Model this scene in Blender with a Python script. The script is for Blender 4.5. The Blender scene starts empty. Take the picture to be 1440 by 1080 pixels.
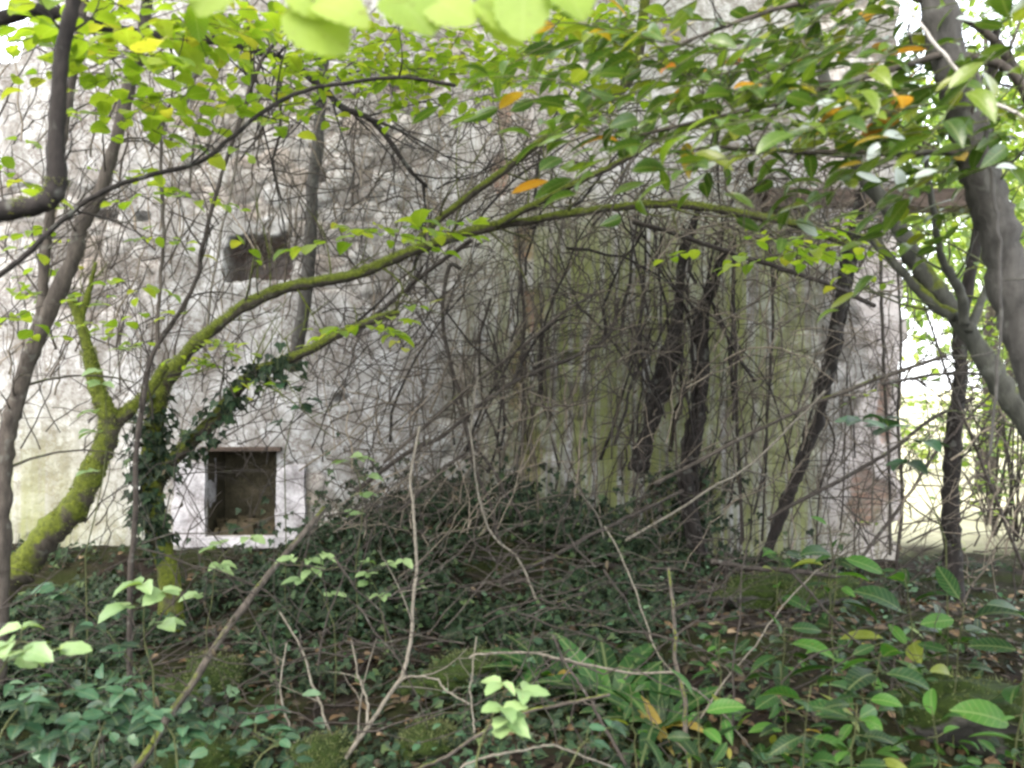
import bpy, math, random
import numpy as np
from mathutils import Vector
PI = math.pi
rng = np.random.default_rng(11)
random.seed(11)
scn = bpy.context.scene
C = scn.collection
F = 1247.0                      # focal length in pixels of the 1440 px wide frame
CAM = np.array([0.0, 0.0, 1.6])
WALL_Y = 8.0

def P(px, py, Y):
    return np.array([(px-720)/F*Y, Y, 1.6-(py-540)/F*Y])

# ------------------------------------------------------------------ noise
def _hash(ix, iy, seed):
    n = (ix.astype(np.int64)*374761393 + iy.astype(np.int64)*668265263 + seed*1442695041) & 0x7fffffff
    n = ((n ^ (n >> 13))*1274126177) & 0x7fffffff
    return ((n ^ (n >> 16)) & 0xffff)/65535.0
def vnoise(x, y, seed=0):
    x = np.asarray(x, float); y = np.asarray(y, float)
    ix = np.floor(x); iy = np.floor(y); fx = x-ix; fy = y-iy
    ix = ix.astype(np.int64); iy = iy.astype(np.int64)
    fx = fx*fx*(3-2*fx); fy = fy*fy*(3-2*fy)
    a = _hash(ix, iy, seed); b = _hash(ix+1, iy, seed); c = _hash(ix, iy+1, seed); d = _hash(ix+1, iy+1, seed)
    return (a*(1-fx)+b*fx)*(1-fy)+(c*(1-fx)+d*fx)*fy
def fbm(x, y, seed=0, octs=4):
    s = 0; a = .5; t = 0
    for k in range(octs):
        s = s+a*vnoise(np.asarray(x)*2**k, np.asarray(y)*2**k, seed+k*17); t += a; a *= .5
    return s/t
def worley(x, y, seed=0):
    x = np.asarray(x, float); y = np.asarray(y, float)
    ix = np.floor(x).astype(np.int64); iy = np.floor(y).astype(np.int64)
    f1 = np.full(x.shape, 9.); f2 = np.full(x.shape, 9.); cid = np.zeros(x.shape)
    for dx in (-1, 0, 1):
        for dy in (-1, 0, 1):
            cx = ix+dx; cy = iy+dy
            px = cx+.15+.7*_hash(cx, cy, seed); py = cy+.15+.7*_hash(cx, cy, seed+5)
            d = np.hypot(px-x, py-y)
            near = d < f1
            f2 = np.where(near, f1, np.minimum(f2, d)); cid = np.where(near, _hash(cx, cy, seed+9), cid)
            f1 = np.where(near, d, f1)
    return f1, f2, cid
def sstep(a, b, x):
    t = np.clip((x-a)/(b-a), 0, 1); return t*t*(3-2*t)
def bump2(x, y, cx, cy, sx, sy):
    return np.exp(-((x-cx)/sx)**2-((y-cy)/sy)**2)

def ground_z(x, y):
    x = np.asarray(x, float); y = np.asarray(y, float)
    z = 0.02+0.16*(fbm(x*.9+3, y*.9, 3)-.5)+0.10*(fbm(x*3, y*3, 8)-.5)
    z = z+0.42*bump2(x, y, -.55, 7.3, 1.5, 1.3)          # ivy bank against the middle of the wall
    z = z+0.30*bump2(x, y, 1.9, 5.0, 1.6, 1.1)           # bank on the right
    z = z+0.12*bump2(x, y, -3.6, 7.6, 1.6, .8)
    z = z-0.10*bump2(x, y, -1.2, 4.0, 1.2, .9)
    far = sstep(9, 14, y)
    return z*(1-far)+far*(-.05+.02*(y-9)*0.5*fbm(x*.1, y*.1, 2))

# ------------------------------------------------------------------ meshes
class MB:
    def __init__(s): s.v = []; s.f = {}; s.n = 0; s.lc = []
    def add(s, v, faces, lc=None):
        v = np.asarray(v, float).reshape(-1, 3); s.lc.append(np.full((len(v), 3), 9.) if lc is None else lc)
        for f in faces:
            f = np.asarray(f, np.int64)
            if f.size: s.f.setdefault(f.shape[1], []).append(f+s.n)
        s.v.append(v); s.n += len(v)
    def build(s, name, mat, parent=None, loc=None, smooth=True, base=None):
        me = bpy.data.meshes.new(name)
        v = np.concatenate(s.v) if s.v else np.zeros((0, 3))
        org = np.zeros(3)
        if parent is not None: org = np.array(parent.location)
        elif loc is not None: org = np.asarray(loc, float)
        v = v-org
        me.vertices.add(len(v)); me.vertices.foreach_set('co', v.astype(np.float32).ravel())
        fl = [np.concatenate(a) for a in s.f.values()]
        tot = [np.full(len(a), a.shape[1], np.int32) for a in fl]
        tot = np.concatenate(tot); idx = np.concatenate([a.ravel() for a in fl]).astype(np.int32)
        st = np.concatenate([[0], np.cumsum(tot)[:-1]]).astype(np.int32)
        me.loops.add(len(idx)); me.loops.foreach_set('vertex_index', idx)
        me.polygons.add(len(tot)); me.polygons.foreach_set('loop_start', st); me.polygons.foreach_set('loop_total', tot)
        me.polygons.foreach_set('use_smooth', np.full(len(tot), smooth))
        lc = np.concatenate(s.lc)
        if (lc[:, 0] < 8).any():
            at = me.attributes.new('leafpos', 'FLOAT_VECTOR', 'POINT'); at.data.foreach_set('vector', lc.astype(np.float32).ravel())
        me.update(calc_edges=True); me.validate()
        me.materials.append(mat)
        o = bpy.data.objects.new(name, me); C.objects.link(o)
        if parent is not None: o.parent = parent
        else: o.location = org
        return o

def catmull(pts, per=6):
    p = np.asarray(pts, float)
    if len(p) < 3: 
        t = np.linspace(0, 1, per+1)[:, None]; return p[0]*(1-t)+p[-1]*t
    q = np.vstack([2*p[0]-p[1], p, 2*p[-1]-p[-2]]); out = []
    for i in range(1, len(q)-2):
        a, b, c, d = q[i-1], q[i], q[i+1], q[i+2]
        for t in np.arange(per)/per:
            out.append(.5*((2*b)+(-a+c)*t+(2*a-5*b+4*c-d)*t*t+(-a+3*b-3*c+d)*t**3))
    out.append(p[-1]); return np.array(out)

def tube(mb, path, r, sides=7, rough=0.0, cap=True):
    path = np.asarray(path, float); n = len(path)
    r = np.broadcast_to(np.asarray(r, float), (n,)).copy()
    tan = np.gradient(path, axis=0); tan /= np.linalg.norm(tan, axis=1)[:, None]+1e-9
    up = np.array([0.3, 0.2, 1.0]); 
    if abs(tan[0] @ up)/np.linalg.norm(up) > .9: up = np.array([1., .2, 0])
    N = np.zeros_like(path); v = up-tan[0]*(up@tan[0]); N[0] = v/np.linalg.norm(v)
    for i in range(1, n):
        v = N[i-1]-tan[i]*(N[i-1]@tan[i]); N[i] = v/(np.linalg.norm(v)+1e-9)
    B = np.cross(tan, N)
    a = np.linspace(0, 2*PI, sides, endpoint=False)
    R = r[:, None]*np.ones(sides)
    if rough: R = R*(1+rough*(rng.random((n, sides))-.5)+rough*.8*(rng.random((n, 1))-.5))
    vs = path[:, None, :]+R[..., None]*(np.cos(a)[None, :, None]*N[:, None, :]+np.sin(a)[None, :, None]*B[:, None, :])
    i = np.arange(n-1)[:, None]*sides; j = np.arange(sides); k = (j+1) % sides
    q = np.stack([i+j, i+k, i+sides+k, i+sides+j], -1).reshape(-1, 4)
    vs = vs.reshape(-1, 3); fc = [q]
    if cap:
        m = len(vs); vs = np.vstack([vs, path[0]-tan[0]*r[0]*.4, path[-1]+tan[-1]*r[-1]*.8])
        fc.append(np.stack([np.full(sides, m), k, j], -1)); l = (n-1)*sides
        fc.append(np.stack([np.full(sides, m+1), l+j, l+k], -1))
    mb.add(vs, fc)
    return N, B

def wander(path, amp):
    p = np.array(path); n = len(p)
    w = np.cumsum(rng.normal(0, 1, (n, 3)), 0); w -= np.linspace(0, 1, n)[:, None]*w[-1]
    w[:] = w/(np.abs(w).max()+1e-6); k = np.sin(np.linspace(0, PI, n))[:, None]
    return p+w*amp*k

def side_twigs(mb, path, r, count, lo, hi, up=0.3, sub=True, sides=4, ends=None):
    n = len(path)
    for _ in range(count):
        i = rng.integers(int(n*.12), n-1); p = path[i]; t = path[min(i+1, n-1)]-path[i-1]; t /= np.linalg.norm(t)+1e-9
        d = rng.normal(0, 1, 3); d -= t*(d@t); d /= np.linalg.norm(d); d = d+t*rng.uniform(.1, 1.0)+np.array([0, 0, up]); d /= np.linalg.norm(d)
        L = rng.uniform(lo, hi); bend = rng.normal(0, .25, 3)
        q = np.array([p+d*L*s+bend*L*s*s for s in np.linspace(0, 1, 6)])
        r0 = min(r[i]*.55, .004+L*.006)
        tube(mb, q, np.linspace(r0, r0*.25, 6), sides, cap=False)
        if ends is not None: ends.append((q, d))
        if sub:
            for _k in range(2):
                j = rng.integers(2, 5); d2 = d+rng.normal(0, .6, 3); d2 /= np.linalg.norm(d2); L2 = L*rng.uniform(.3, .6)
                q2 = np.array([q[j]+d2*L2*s+rng.normal(0, .03, 3)*L2 for s in np.linspace(0, 1, 4)])
                tube(mb, q2, np.linspace(r0*.6, r0*.2, 4), 3, cap=False)
                if ends is not None: ends.append((q2, d2))

# ---- leaves
def leaf_tmpl(nseg, w, peak=.45, fold=.25, curl=.15, serr=0.0):
    t = np.linspace(0, 1, nseg+1); e = math.log(.5)/math.log(peak)
    hw = w*.5*np.sin(PI*t**e)**.65
    hw[0] = .012; hw[-1] = .003
    if serr: hw[1:-1] *= 1+serr*((np.arange(1, nseg) % 2)*2-1)
    z = -curl*(t-.3)**2
    mid = np.stack([0*t, t, z], 1); L = np.stack([-hw, t, z+fold*hw], 1); R = np.stack([hw, t, z+fold*hw], 1)
    v = np.vstack([mid, L, R]); n = nseg+1; i = np.arange(nseg)
    q = np.vstack([np.stack([i, i+1, n+i+1, n+i], 1), np.stack([i, 2*n+i, 2*n+i+1, i+1], 1)])
    return v, [q]
def ivy_tmpl():
    o = [(0, .02, 0), (-.30, -.10, .03), (-.52, .26, .06), (-.24, .42, .03), (0, 1, -.10), (.24, .42, .03), (.52, .26, .06), (.30, -.10, .03)]
    v = np.array(o+[(0, .32, -.03)]); m = 8
    return v, [np.array([(m, (k+1) % m, k) for k in range(m)])]
T_HAZEL = leaf_tmpl(6, .78, .5, .22, .35, .05)
T_SMALL = leaf_tmpl(4, .62, .45, .2, .25)
T_LAUREL = leaf_tmpl(6, .36, .5, .35, .30)
T_LAUREL3 = leaf_tmpl(6, .46, .5, .2, .2)
T_NEAR = leaf_tmpl(14, .95, .45, .12, .25, .07)
T_IVY = ivy_tmpl()
T_TINY = leaf_tmpl(2, .7, .5, .2, .2)
T_BRAM = leaf_tmpl(6, .62, .42, .22, .30, .08)
T_STRAP = leaf_tmpl(8, .25, .55, .3, .7)

class Leaves:
    def __init__(s): s.p = []; s.a = []; s.n = []; s.s = []
    def put(s, p, a, n, size):
        s.p.append(p); s.a.append(a); s.n.append(n); s.s.append(size)
    def putmany(s, p, a, n, size):
        for q in zip(p, a, n, size): s.put(*q)
    def to(s, mb, tmpl):
        if not s.p: return
        p = np.array(s.p); a = np.array(s.a); n = np.array(s.n); z = np.array(s.s)
        a = a/(np.linalg.norm(a, axis=1)[:, None]+1e-9)
        n = n-a*(n*a).sum(1)[:, None]; n /= np.linalg.norm(n, axis=1)[:, None]+1e-9
        x = np.cross(a, n); tv, tf = tmpl; m = len(tv)
        wv = rng.uniform(.82, 1.18, (len(p), 1, 1)); cv = rng.uniform(.3, 1.9, (len(p), 1, 1))
        V = p[:, None, :]+z[:, None, None]*(tv[None, :, :1]*wv*x[:, None, :]+tv[None, :, 1:2]*a[:, None, :]+tv[None, :, 2:3]*cv*n[:, None, :])
        off = (np.arange(len(p))*m)[:, None, None]
        mb.add(V.reshape(-1, 3), [(f[None]+off).reshape(-1, f.shape[1]) for f in tf], np.tile(tv*np.array([1., 1., 0]), (len(p), 1)))

def rand_dir():
    v = rng.normal(0, 1, 3); return v/np.linalg.norm(v)
def leaf_twig(lv, tw, p0, d, L, size, gap, flat=.25, r=.0022, droop=.15, spread=.9, up=None):
    """a twig with alternate leaves lying in a rough plane"""
    d = np.asarray(d, float)/np.linalg.norm(d); n = max(3, int(L/gap))
    upv = np.array([0, 0, 1.]) if up is None else np.asarray(up, float)
    side = np.cross(d, upv); side /= np.linalg.norm(side)+1e-9
    pts = []
    b = rng.normal(0, .12, 3)
    for i in range(n+1):
        t = i/n; pts.append(p0+d*L*t+b*L*t*t+np.array([0, 0, -droop*L*t*t]))
    pts = np.array(pts); 
    if tw is not None: tube(tw, pts, np.linspace(r, r*.45, n+1), 4, cap=False)
    for i in range(1, n+1):
        s = 1 if i % 2 else -1
        ax = d*rng.uniform(.25, .9)+side*s*spread*rng.uniform(.6, 1.2)+rng.normal(0, .18, 3)+np.array([0, 0, -.15])
        if i == n: ax = d+rng.normal(0, .2, 3)
        nn = upv+rng.normal(0, flat, 3)
        lv.put(pts[i]+ax/np.linalg.norm(ax)*size*.12, ax, nn, size*rng.uniform(.6, 1.15))
    return pts

# ------------------------------------------------------------------ materials
def new_mat(name):
    m = bpy.data.materials.new(name); m.use_nodes = True; nt = m.node_tree; nt.nodes.clear()
    out = nt.nodes.new('ShaderNodeOutputMaterial'); return m, nt, out
def nd(nt, t, **kw):
    n = nt.nodes.new(t)
    for k, v in kw.items():
        if k.startswith('_'): setattr(n, k[1:], v)
        else: n.inputs[k.replace('__', ' ')].default_value = v
    return n
def ramp(nt, fac, stops, interp='LINEAR'):
    n = nt.nodes.new('ShaderNodeValToRGB'); e = n.color_ramp.elements; n.color_ramp.interpolation = interp
    while len(e) < len(stops): e.new(.5)
    for el, (p, c) in zip(e, stops):
        el.position = p; el.color = (c, c, c, 1) if np.isscalar(c) else (*c, 1)
    nt.links.new(fac, n.inputs[0]); return n.outputs[0]
def mix(nt, fac, a, b, mode='MIX'):
    n = nt.nodes.new('ShaderNodeMix'); n.data_type = 'RGBA'; n.blend_type = mode
    for s, v in ((n.inputs[0], fac), (n.inputs[6], a), (n.inputs[7], b)):
        if hasattr(v, 'links') or hasattr(v, 'is_linked'): nt.links.new(v, s)
        else: s.default_value = v if np.isscalar(v) else (*v, 1)
    return n.outputs[2]
def mth(nt, op, a, b=None, clamp=False):
    n = nt.nodes.new('ShaderNodeMath'); n.operation = op; n.use_clamp = clamp
    for s, v in ((n.inputs[0], a), (n.inputs[1], b)):
        if v is None: continue
        if hasattr(v, 'is_linked'): nt.links.new(v, s)
        else: s.default_value = v
    return n.outputs[0]
def noise(nt, vec, scale, detail=4, rough=.6, stretch=None):
    if stretch:
        mp = nt.nodes.new('ShaderNodeMapping'); mp.inputs['Scale'].default_value = stretch; nt.links.new(vec, mp.inputs[0]); vec = mp.outputs[0]
    n = nd(nt, 'ShaderNodeTexNoise', Scale=scale, Detail=detail, Roughness=rough); nt.links.new(vec, n.inputs['Vector']); return n.outputs['Fac']

def leaf_mat(name, cols, transl=.4, tcol=1.9, rough=.36, spec=.5):
    m, nt, out = new_mat(name)
    g = nt.nodes.new('ShaderNodeNewGeometry')
    col = ramp(nt, g.outputs['Random Per Island'], cols)
    tc = nt.nodes.new('ShaderNodeTexCoord')
    nz = noise(nt, tc.outputs['Object'], 22, 3)
    col = mix(nt, mth(nt, 'MULTIPLY', nz, .55), col, mix(nt, 1.0, col, (.42, .48, .36), 'MULTIPLY'))
    at = nd(nt, 'ShaderNodeAttribute', _attribute_name='leafpos'); sx = nt.nodes.new('ShaderNodeSeparateXYZ'); nt.links.new(at.outputs['Vector'], sx.inputs[0])
    ax = mth(nt, 'ABSOLUTE', sx.outputs[0]); rib = ramp(nt, ax, [(.006, 1.), (.022, 0.)])
    vs_ = mth(nt, 'SINE', mth(nt, 'SUBTRACT', mth(nt, 'MULTIPLY', sx.outputs[1], 52.), mth(nt, 'MULTIPLY', ax, 46.)))
    vein = ramp(nt, vs_, [(.78, 0.), (1., 1.)])
    col = mix(nt, mth(nt, 'MULTIPLY', mth(nt, 'MAXIMUM', rib, mth(nt, 'MULTIPLY', vein, .5)), .45), col, mix(nt, .5, col, (.32, .36, .16)))
    spots = ramp(nt, noise(nt, tc.outputs['Object'], 48, 3, .7), [(.62, 0.), (.70, 1.)])
    col = mix(nt, mth(nt, 'MULTIPLY', spots, .55), col, (.10, .065, .025))
    p = nd(nt, 'ShaderNodeBsdfPrincipled', Roughness=rough); p.inputs['Specular IOR Level'].default_value = spec
    nt.links.new(col, p.inputs['Base Color'])
    bmp = nd(nt, 'ShaderNodeBump', Strength=.35, Distance=.004); nt.links.new(noise(nt, tc.outputs['Object'], 60, 2), bmp.inputs['Height']); nt.links.new(bmp.outputs[0], p.inputs['Normal'])
    tr = nt.nodes.new('ShaderNodeBsdfTranslucent')
    nt.links.new(mix(nt, 1.0, col, (tcol*1.05, tcol*1.05, tcol*.45), 'MULTIPLY'), tr.inputs[0])
    ms = nt.nodes.new('ShaderNodeMixShader'); ms.inputs[0].default_value = transl
    nt.links.new(p.outputs[0], ms.inputs[1]); nt.links.new(tr.outputs[0], ms.inputs[2]); nt.links.new(ms.outputs[0], out.inputs[0]); return m

def bark_mat(name, dark, light, moss=0.0, mosscol=(.065, .08, .007), island=False, scale=1.0):
    m, nt, out = new_mat(name)
    tc = nt.nodes.new('ShaderNodeTexCoord'); v = tc.outputs['Object']; g = nt.nodes.new('ShaderNodeNewGeometry')
    n1 = noise(nt, v, 28*scale, 6, .65, (1, 1, .35)); n2 = noise(nt, v, 5*scale, 3)
    col = ramp(nt, n1, [(.3, dark), (.7, light)])
    col = mix(nt, mth(nt, 'MULTIPLY', n2, .6), col, mix(nt, 1., col, (.55, .58, .50), 'MULTIPLY'))
    if island:
        col = mix(nt, 1., col, ramp(nt, g.outputs['Random Per Island'], [(0, (.35, .3, .28)), (.45, (.8, .75, .7)), (.8, (1.3, 1.2, 1.05)), (1, (2.2, 2.0, 1.8))]), 'MULTIPLY')
    lich = ramp(nt, noise(nt, v, 14*scale, 2), [(.60, 0.), (.68, 1.)])
    col = mix(nt, mth(nt, 'MULTIPLY', lich, .22), col, (.20, .21, .18))
    if moss > 0:
        sp = nt.nodes.new('ShaderNodeSeparateXYZ'); nt.links.new(g.outputs['Normal'], sp.inputs[0])
        a = mth(nt, 'ADD', mth(nt, 'MULTIPLY', sp.outputs[2], .35), noise(nt, v, 7, 4))
        mk = ramp(nt, a, [(max(0, .98-moss), 0.), (max(.05, 1.10-moss), 1.)])
        mc = ramp(nt, noise(nt, v, 45, 4), [(.3, tuple(c*.45 for c in mosscol)), (.7, tuple(c*1.5 for c in mosscol))])
        col = mix(nt, mk, col, mc)
    p = nd(nt, 'ShaderNodeBsdfPrincipled', Roughness=.85); p.inputs['Specular IOR Level'].default_value = .25
    nt.links.new(col, p.inputs['Base Color'])
    b = nd(nt, 'ShaderNodeBump', Strength=.8, Distance=.012); nt.links.new(n1, b.inputs['Height']); nt.links.new(b.outputs[0], p.inputs['Normal'])
    nt.links.new(p.outputs[0], out.inputs[0]); return m

def wall_mat():
    m, nt, out = new_mat('weathered_plaster')
    tc = nt.nodes.new('ShaderNodeTexCoord'); v = tc.outputs['Object']
    mk = nd(nt, 'ShaderNodeVertexColor', _layer_name='mask'); ms = nt.nodes.new('ShaderNodeSeparateColor'); nt.links.new(mk.outputs[0], ms.inputs[0])
    sk = nd(nt, 'ShaderNodeVertexColor', _layer_name='stain'); ss = nt.nodes.new('ShaderNodeSeparateColor'); nt.links.new(sk.outputs[0], ss.inputs[0])
    big = noise(nt, v, 1.6, 6, .62); med = noise(nt, v, 7, 6, .7); fine = noise(nt, v, 38, 5, .7)
    plas = ramp(nt, big, [(.30, (.18, .182, .175)), (.46, (.36, .372, .368)), (.68, (.52, .535, .535))])
    plas = mix(nt, ramp(nt, med, [(.40, 0.), (.56, 1.)]), mix(nt, 1., plas, (.58, .56, .53), 'MULTIPLY'), plas)
    plas = mix(nt, ramp(nt, fine, [(.56, 0.), (.72, .75)]), plas, (.15, .13, .115))
    plas = mix(nt, mth(nt, 'MULTIPLY', ss.outputs[2], .65), plas, (.56, .50, .47))           # pinkish lime
    stn = ramp(nt, ms.outputs[1], [(0, (.20, .195, .185)), (.35, (.37, .37, .355)), (.7, (.49, .49, .475)), (1, (.32, .285, .25))])
    stn = mix(nt, ramp(nt, fine, [(.35, 0.), (.7, .8)]), stn, mix(nt, 1., stn, (.5, .48, .45), 'MULTIPLY'))
    stn = mix(nt, mth(nt, 'MULTIPLY', ms.outputs[2], .6), stn, (.12, .105, .09))                                     # mortar joints
    br = nd(nt, 'ShaderNodeTexBrick', Scale=1.0, Mortar__Size=.012, Brick__Width=.21, Row__Height=.07)
    br.inputs['Color1'].default_value = (.36, .19, .13, 1); br.inputs['Color2'].default_value = (.26, .17, .13, 1); br.inputs['Mortar'].default_value = (.30, .26, .22, 1)
    sx = nt.nodes.new('ShaderNodeSeparateXYZ'); nt.links.new(v, sx.inputs[0]); cb = nt.nodes.new('ShaderNodeCombineXYZ')
    nt.links.new(sx.outputs[0], cb.inputs[0]); nt.links.new(sx.outputs[2], cb.inputs[1]); nt.links.new(cb.outputs[0], br.inputs['Vector'])
    brc = mix(nt, ramp(nt, med, [(.35, .1), (.6, .9)]), br.outputs[0], (.22, .17, .145))
    col = mix(nt, ms.outputs[0], stn, plas)
    col = mix(nt, mk.outputs['Alpha'], col, brc)
    crk = noise(nt, v, 5.5, 6, .7, (.9, 1, 1.2))
    col = mix(nt, mth(nt, 'MULTIPLY', ramp(nt, crk, [(.455, 0.), (.485, 1.), (.50, 1.), (.53, 0.)]), ramp(nt, big, [(.40, 1.), (.60, .15)])), col, (.13, .11, .095))
    sp2 = noise(nt, v, 17, 3, .75)
    col = mix(nt, ramp(nt, sp2, [(.58, 0.), (.66, .7)]), col, (.12, .10, .085))
    # water streaks and algae
    st = noise(nt, v, 3.2, 5, .6, (3.0, 1, .22)); st2 = noise(nt, v, 9, 4, .6, (3., 1, .12))
    col = mix(nt, mth(nt, 'MULTIPLY', ramp(nt, noise(nt, v, 2.6, 7, .72, (1.5, 1, .7)), [(.50, 0.), (.66, .8)]), mth(nt, 'SUBTRACT', 1.0, mth(nt, 'MULTIPLY', ss.outputs[2], .5))), col, (.12, .105, .09))
    col = mix(nt, mth(nt, 'MULTIPLY', ramp(nt, st, [(.52, 0.), (.66, 1.)]), mth(nt, 'ADD', .30, mth(nt, 'MULTIPLY', ss.outputs[0], .4))), col, (.105, .092, .078))
    col = mix(nt, mth(nt, 'MULTIPLY', ramp(nt, st2, [(.56, 0.), (.7, 1.)]), mth(nt, 'ADD', .25, mth(nt, 'MULTIPLY', ss.outputs[0], .35))), col, (.10, .088, .07))
    alg = mth(nt, 'MULTIPLY', ss.outputs[0], ramp(nt, noise(nt, v, 4.5, 5, .65, (3.2, 1, .14)), [(.38, 0.), (.56, 1.)]))
    col = mix(nt, mth(nt, 'MULTIPLY', alg, .85), col, mix(nt, fine, (.10, .125, .028), (.27, .30, .095)))
    yel = mth(nt, 'MULTIPLY', ss.outputs[1], ramp(nt, med, [(.3, .4), (.7, 1.)]))
    col = mix(nt, mth(nt, 'MULTIPLY', yel, .6), col, (.27, .27, .17))
    p = nd(nt, 'ShaderNodeBsdfPrincipled', Roughness=.95); p.inputs['Specular IOR Level'].default_value = .15
    nt.links.new(col, p.inputs['Base Color'])
    b = nd(nt, 'ShaderNodeBump', Strength=.9, Distance=.02); nt.links.new(mth(nt, 'ADD', mth(nt, 'MULTIPLY', fine, .5), med), b.inputs['Height']); nt.links.new(b.outputs[0], p.inputs['Normal'])
    nt.links.new(p.outputs[0], out.inputs[0]); return m

def simple_mat(name, stops, scale=8, bump=.6, rough=.9, stretch=None, moss=None):
    m, nt, out = new_mat(name)
    tc = nt.nodes.new('ShaderNodeTexCoord'); v = tc.outputs['Object']
    n1 = noise(nt, v, scale, 6, .65, stretch); n2 = noise(nt, v, scale*5, 4, .7)
    col = ramp(nt, n1, stops); col = mix(nt, ramp(nt, n2, [(.4, 0.), (.7, .6)]), col, mix(nt, 1., col, (.4, .4, .38), 'MULTIPLY'))
    if moss:
        g = nt.nodes.new('ShaderNodeNewGeometry'); sp = nt.nodes.new('ShaderNodeSeparateXYZ'); nt.links.new(g.outputs['Normal'], sp.inputs[0])
        a = mth(nt, 'ADD', mth(nt, 'MULTIPLY', sp.outputs[2], .4), noise(nt, v, 4, 4))
        col = mix(nt, ramp(nt, a, [(1-moss-.06, 0.), (1-moss+.08, 1.)]), col, ramp(nt, n2, [(.3, (.006, .012, .001)), (.7, (.022, .038, .004))]))
    p = nd(nt, 'ShaderNodeBsdfPrincipled', Roughness=rough); p.inputs['Specular IOR Level'].default_value = .2
    nt.links.new(col, p.inputs['Base Color'])
    b = nd(nt, 'ShaderNodeBump', Strength=bump, Distance=.03); nt.links.new(n2, b.inputs['Height']); nt.links.new(b.outputs[0], p.inputs['Normal'])
    nt.links.new(p.outputs[0], out.inputs[0]); return m

def ground_mat():
    m, nt, out = new_mat('woodland_floor')
    tc = nt.nodes.new('ShaderNodeTexCoord'); v = tc.outputs['Object']
    n1 = noise(nt, v, 1.5, 6, .65); n2 = noise(nt, v, 9, 6, .7); n3 = noise(nt, v, 45, 4, .7)
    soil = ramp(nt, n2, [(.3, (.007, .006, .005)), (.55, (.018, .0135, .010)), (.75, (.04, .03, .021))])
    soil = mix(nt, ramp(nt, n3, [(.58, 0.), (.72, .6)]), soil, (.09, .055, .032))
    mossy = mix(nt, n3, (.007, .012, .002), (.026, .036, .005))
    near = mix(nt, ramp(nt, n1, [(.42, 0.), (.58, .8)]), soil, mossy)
    glare_meadow = mix(nt, n2, (.42, .42, .24), (.60, .56, .42))  # clearing ground made paler, overexposed daylight put into its colour
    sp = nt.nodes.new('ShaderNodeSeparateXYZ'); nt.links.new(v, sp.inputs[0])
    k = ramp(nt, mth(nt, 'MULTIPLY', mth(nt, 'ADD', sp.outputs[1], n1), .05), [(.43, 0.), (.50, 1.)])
    col = mix(nt, k, near, glare_meadow)
    p = nd(nt, 'ShaderNodeBsdfPrincipled', Roughness=.95); p.inputs['Specular IOR Level'].default_value = .1
    nt.links.new(col, p.inputs['Base Color'])
    b = nd(nt, 'ShaderNodeBump', Strength=.9, Distance=.04); nt.links.new(mth(nt, 'ADD', n2, n3), b.inputs['Height']); nt.links.new(b.outputs[0], p.inputs['Normal'])
    nt.links.new(p.outputs[0], out.inputs[0]); return m

M = {}
M['hazel'] = leaf_mat('hazel_leaf', [(0, (.10, .175, .016)), (.5, (.17, .25, .024)), (.9, (.23, .29, .04)), (1, (.27, .27, .045))], .5, 1.75, .5, .25)
M['near'] = leaf_mat('sunlit_hazel_leaf', [(0, (.20, .29, .05)), (1, (.28, .36, .08))], .5, 1.6, .5, .2)  # hazel leaf made paler, strong sunlight through it put into the colour
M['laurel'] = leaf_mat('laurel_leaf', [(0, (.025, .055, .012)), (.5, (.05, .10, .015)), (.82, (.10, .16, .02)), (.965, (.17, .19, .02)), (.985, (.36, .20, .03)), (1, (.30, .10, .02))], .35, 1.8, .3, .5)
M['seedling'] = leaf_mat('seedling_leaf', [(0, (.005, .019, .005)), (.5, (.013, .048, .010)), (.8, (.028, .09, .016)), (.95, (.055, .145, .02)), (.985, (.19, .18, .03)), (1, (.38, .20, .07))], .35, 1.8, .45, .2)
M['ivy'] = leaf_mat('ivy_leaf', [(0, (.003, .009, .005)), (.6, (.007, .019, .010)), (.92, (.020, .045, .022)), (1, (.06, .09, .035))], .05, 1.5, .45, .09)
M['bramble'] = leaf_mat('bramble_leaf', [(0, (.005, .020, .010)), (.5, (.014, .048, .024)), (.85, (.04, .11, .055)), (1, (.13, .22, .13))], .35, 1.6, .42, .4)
M['sheen'] = leaf_mat('sky_sheen_leaf', [(0, (.38, .44, .42)), (1, (.6, .66, .66))], .3, 1.2, .3, .5)  # laurel leaf whitened, sky reflection put into the base colour
M['pale'] = leaf_mat('pale_bramble_leaf', [(0, (.12, .21, .08)), (1, (.26, .36, .16))], .35, 1.4, .4, .5)
M['dead_leaf'] = leaf_mat('dead_leaf', [(0, (.018, .012, .008)), (.6, (.05, .029, .017)), (.9, (.11, .062, .03)), (1, (.24, .17, .11))], .1, 1.2, .6, .3)
M['dark_dead'] = leaf_mat('withered_leaf', [(0, (.018, .014, .012)), (1, (.07, .05, .035))], .05, 1.2, .7, .2)
M['far_leaf'] = leaf_mat('far_leaf', [(0, (.06, .12, .015)), (.6, (.13, .2, .03)), (1, (.25, .3, .05))], .45, 1.8)
M['moss'] = leaf_mat('moss_blade', [(0, (.03, .042, .003)), (.6, (.085, .105, .008)), (1, (.17, .185, .018))], .35, 1.5, .7, .2)
M['bark_moss'] = bark_mat('mossy_bark', (0.022, 0.018, 0.013), (0.07, 0.06, 0.045), .62)
M['bark_grey'] = bark_mat('grey_bark', (0.035, 0.033, 0.03), (0.092, 0.087, 0.08), .14)
M['bark_brown'] = bark_mat('brown_bark', (0.03, 0.025, 0.021), (0.1, 0.084, 0.07), .2)
M['bark_dark'] = bark_mat('dark_bark', (0.008, 0.007, 0.006), (0.027, 0.022, 0.019), .1)
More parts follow.
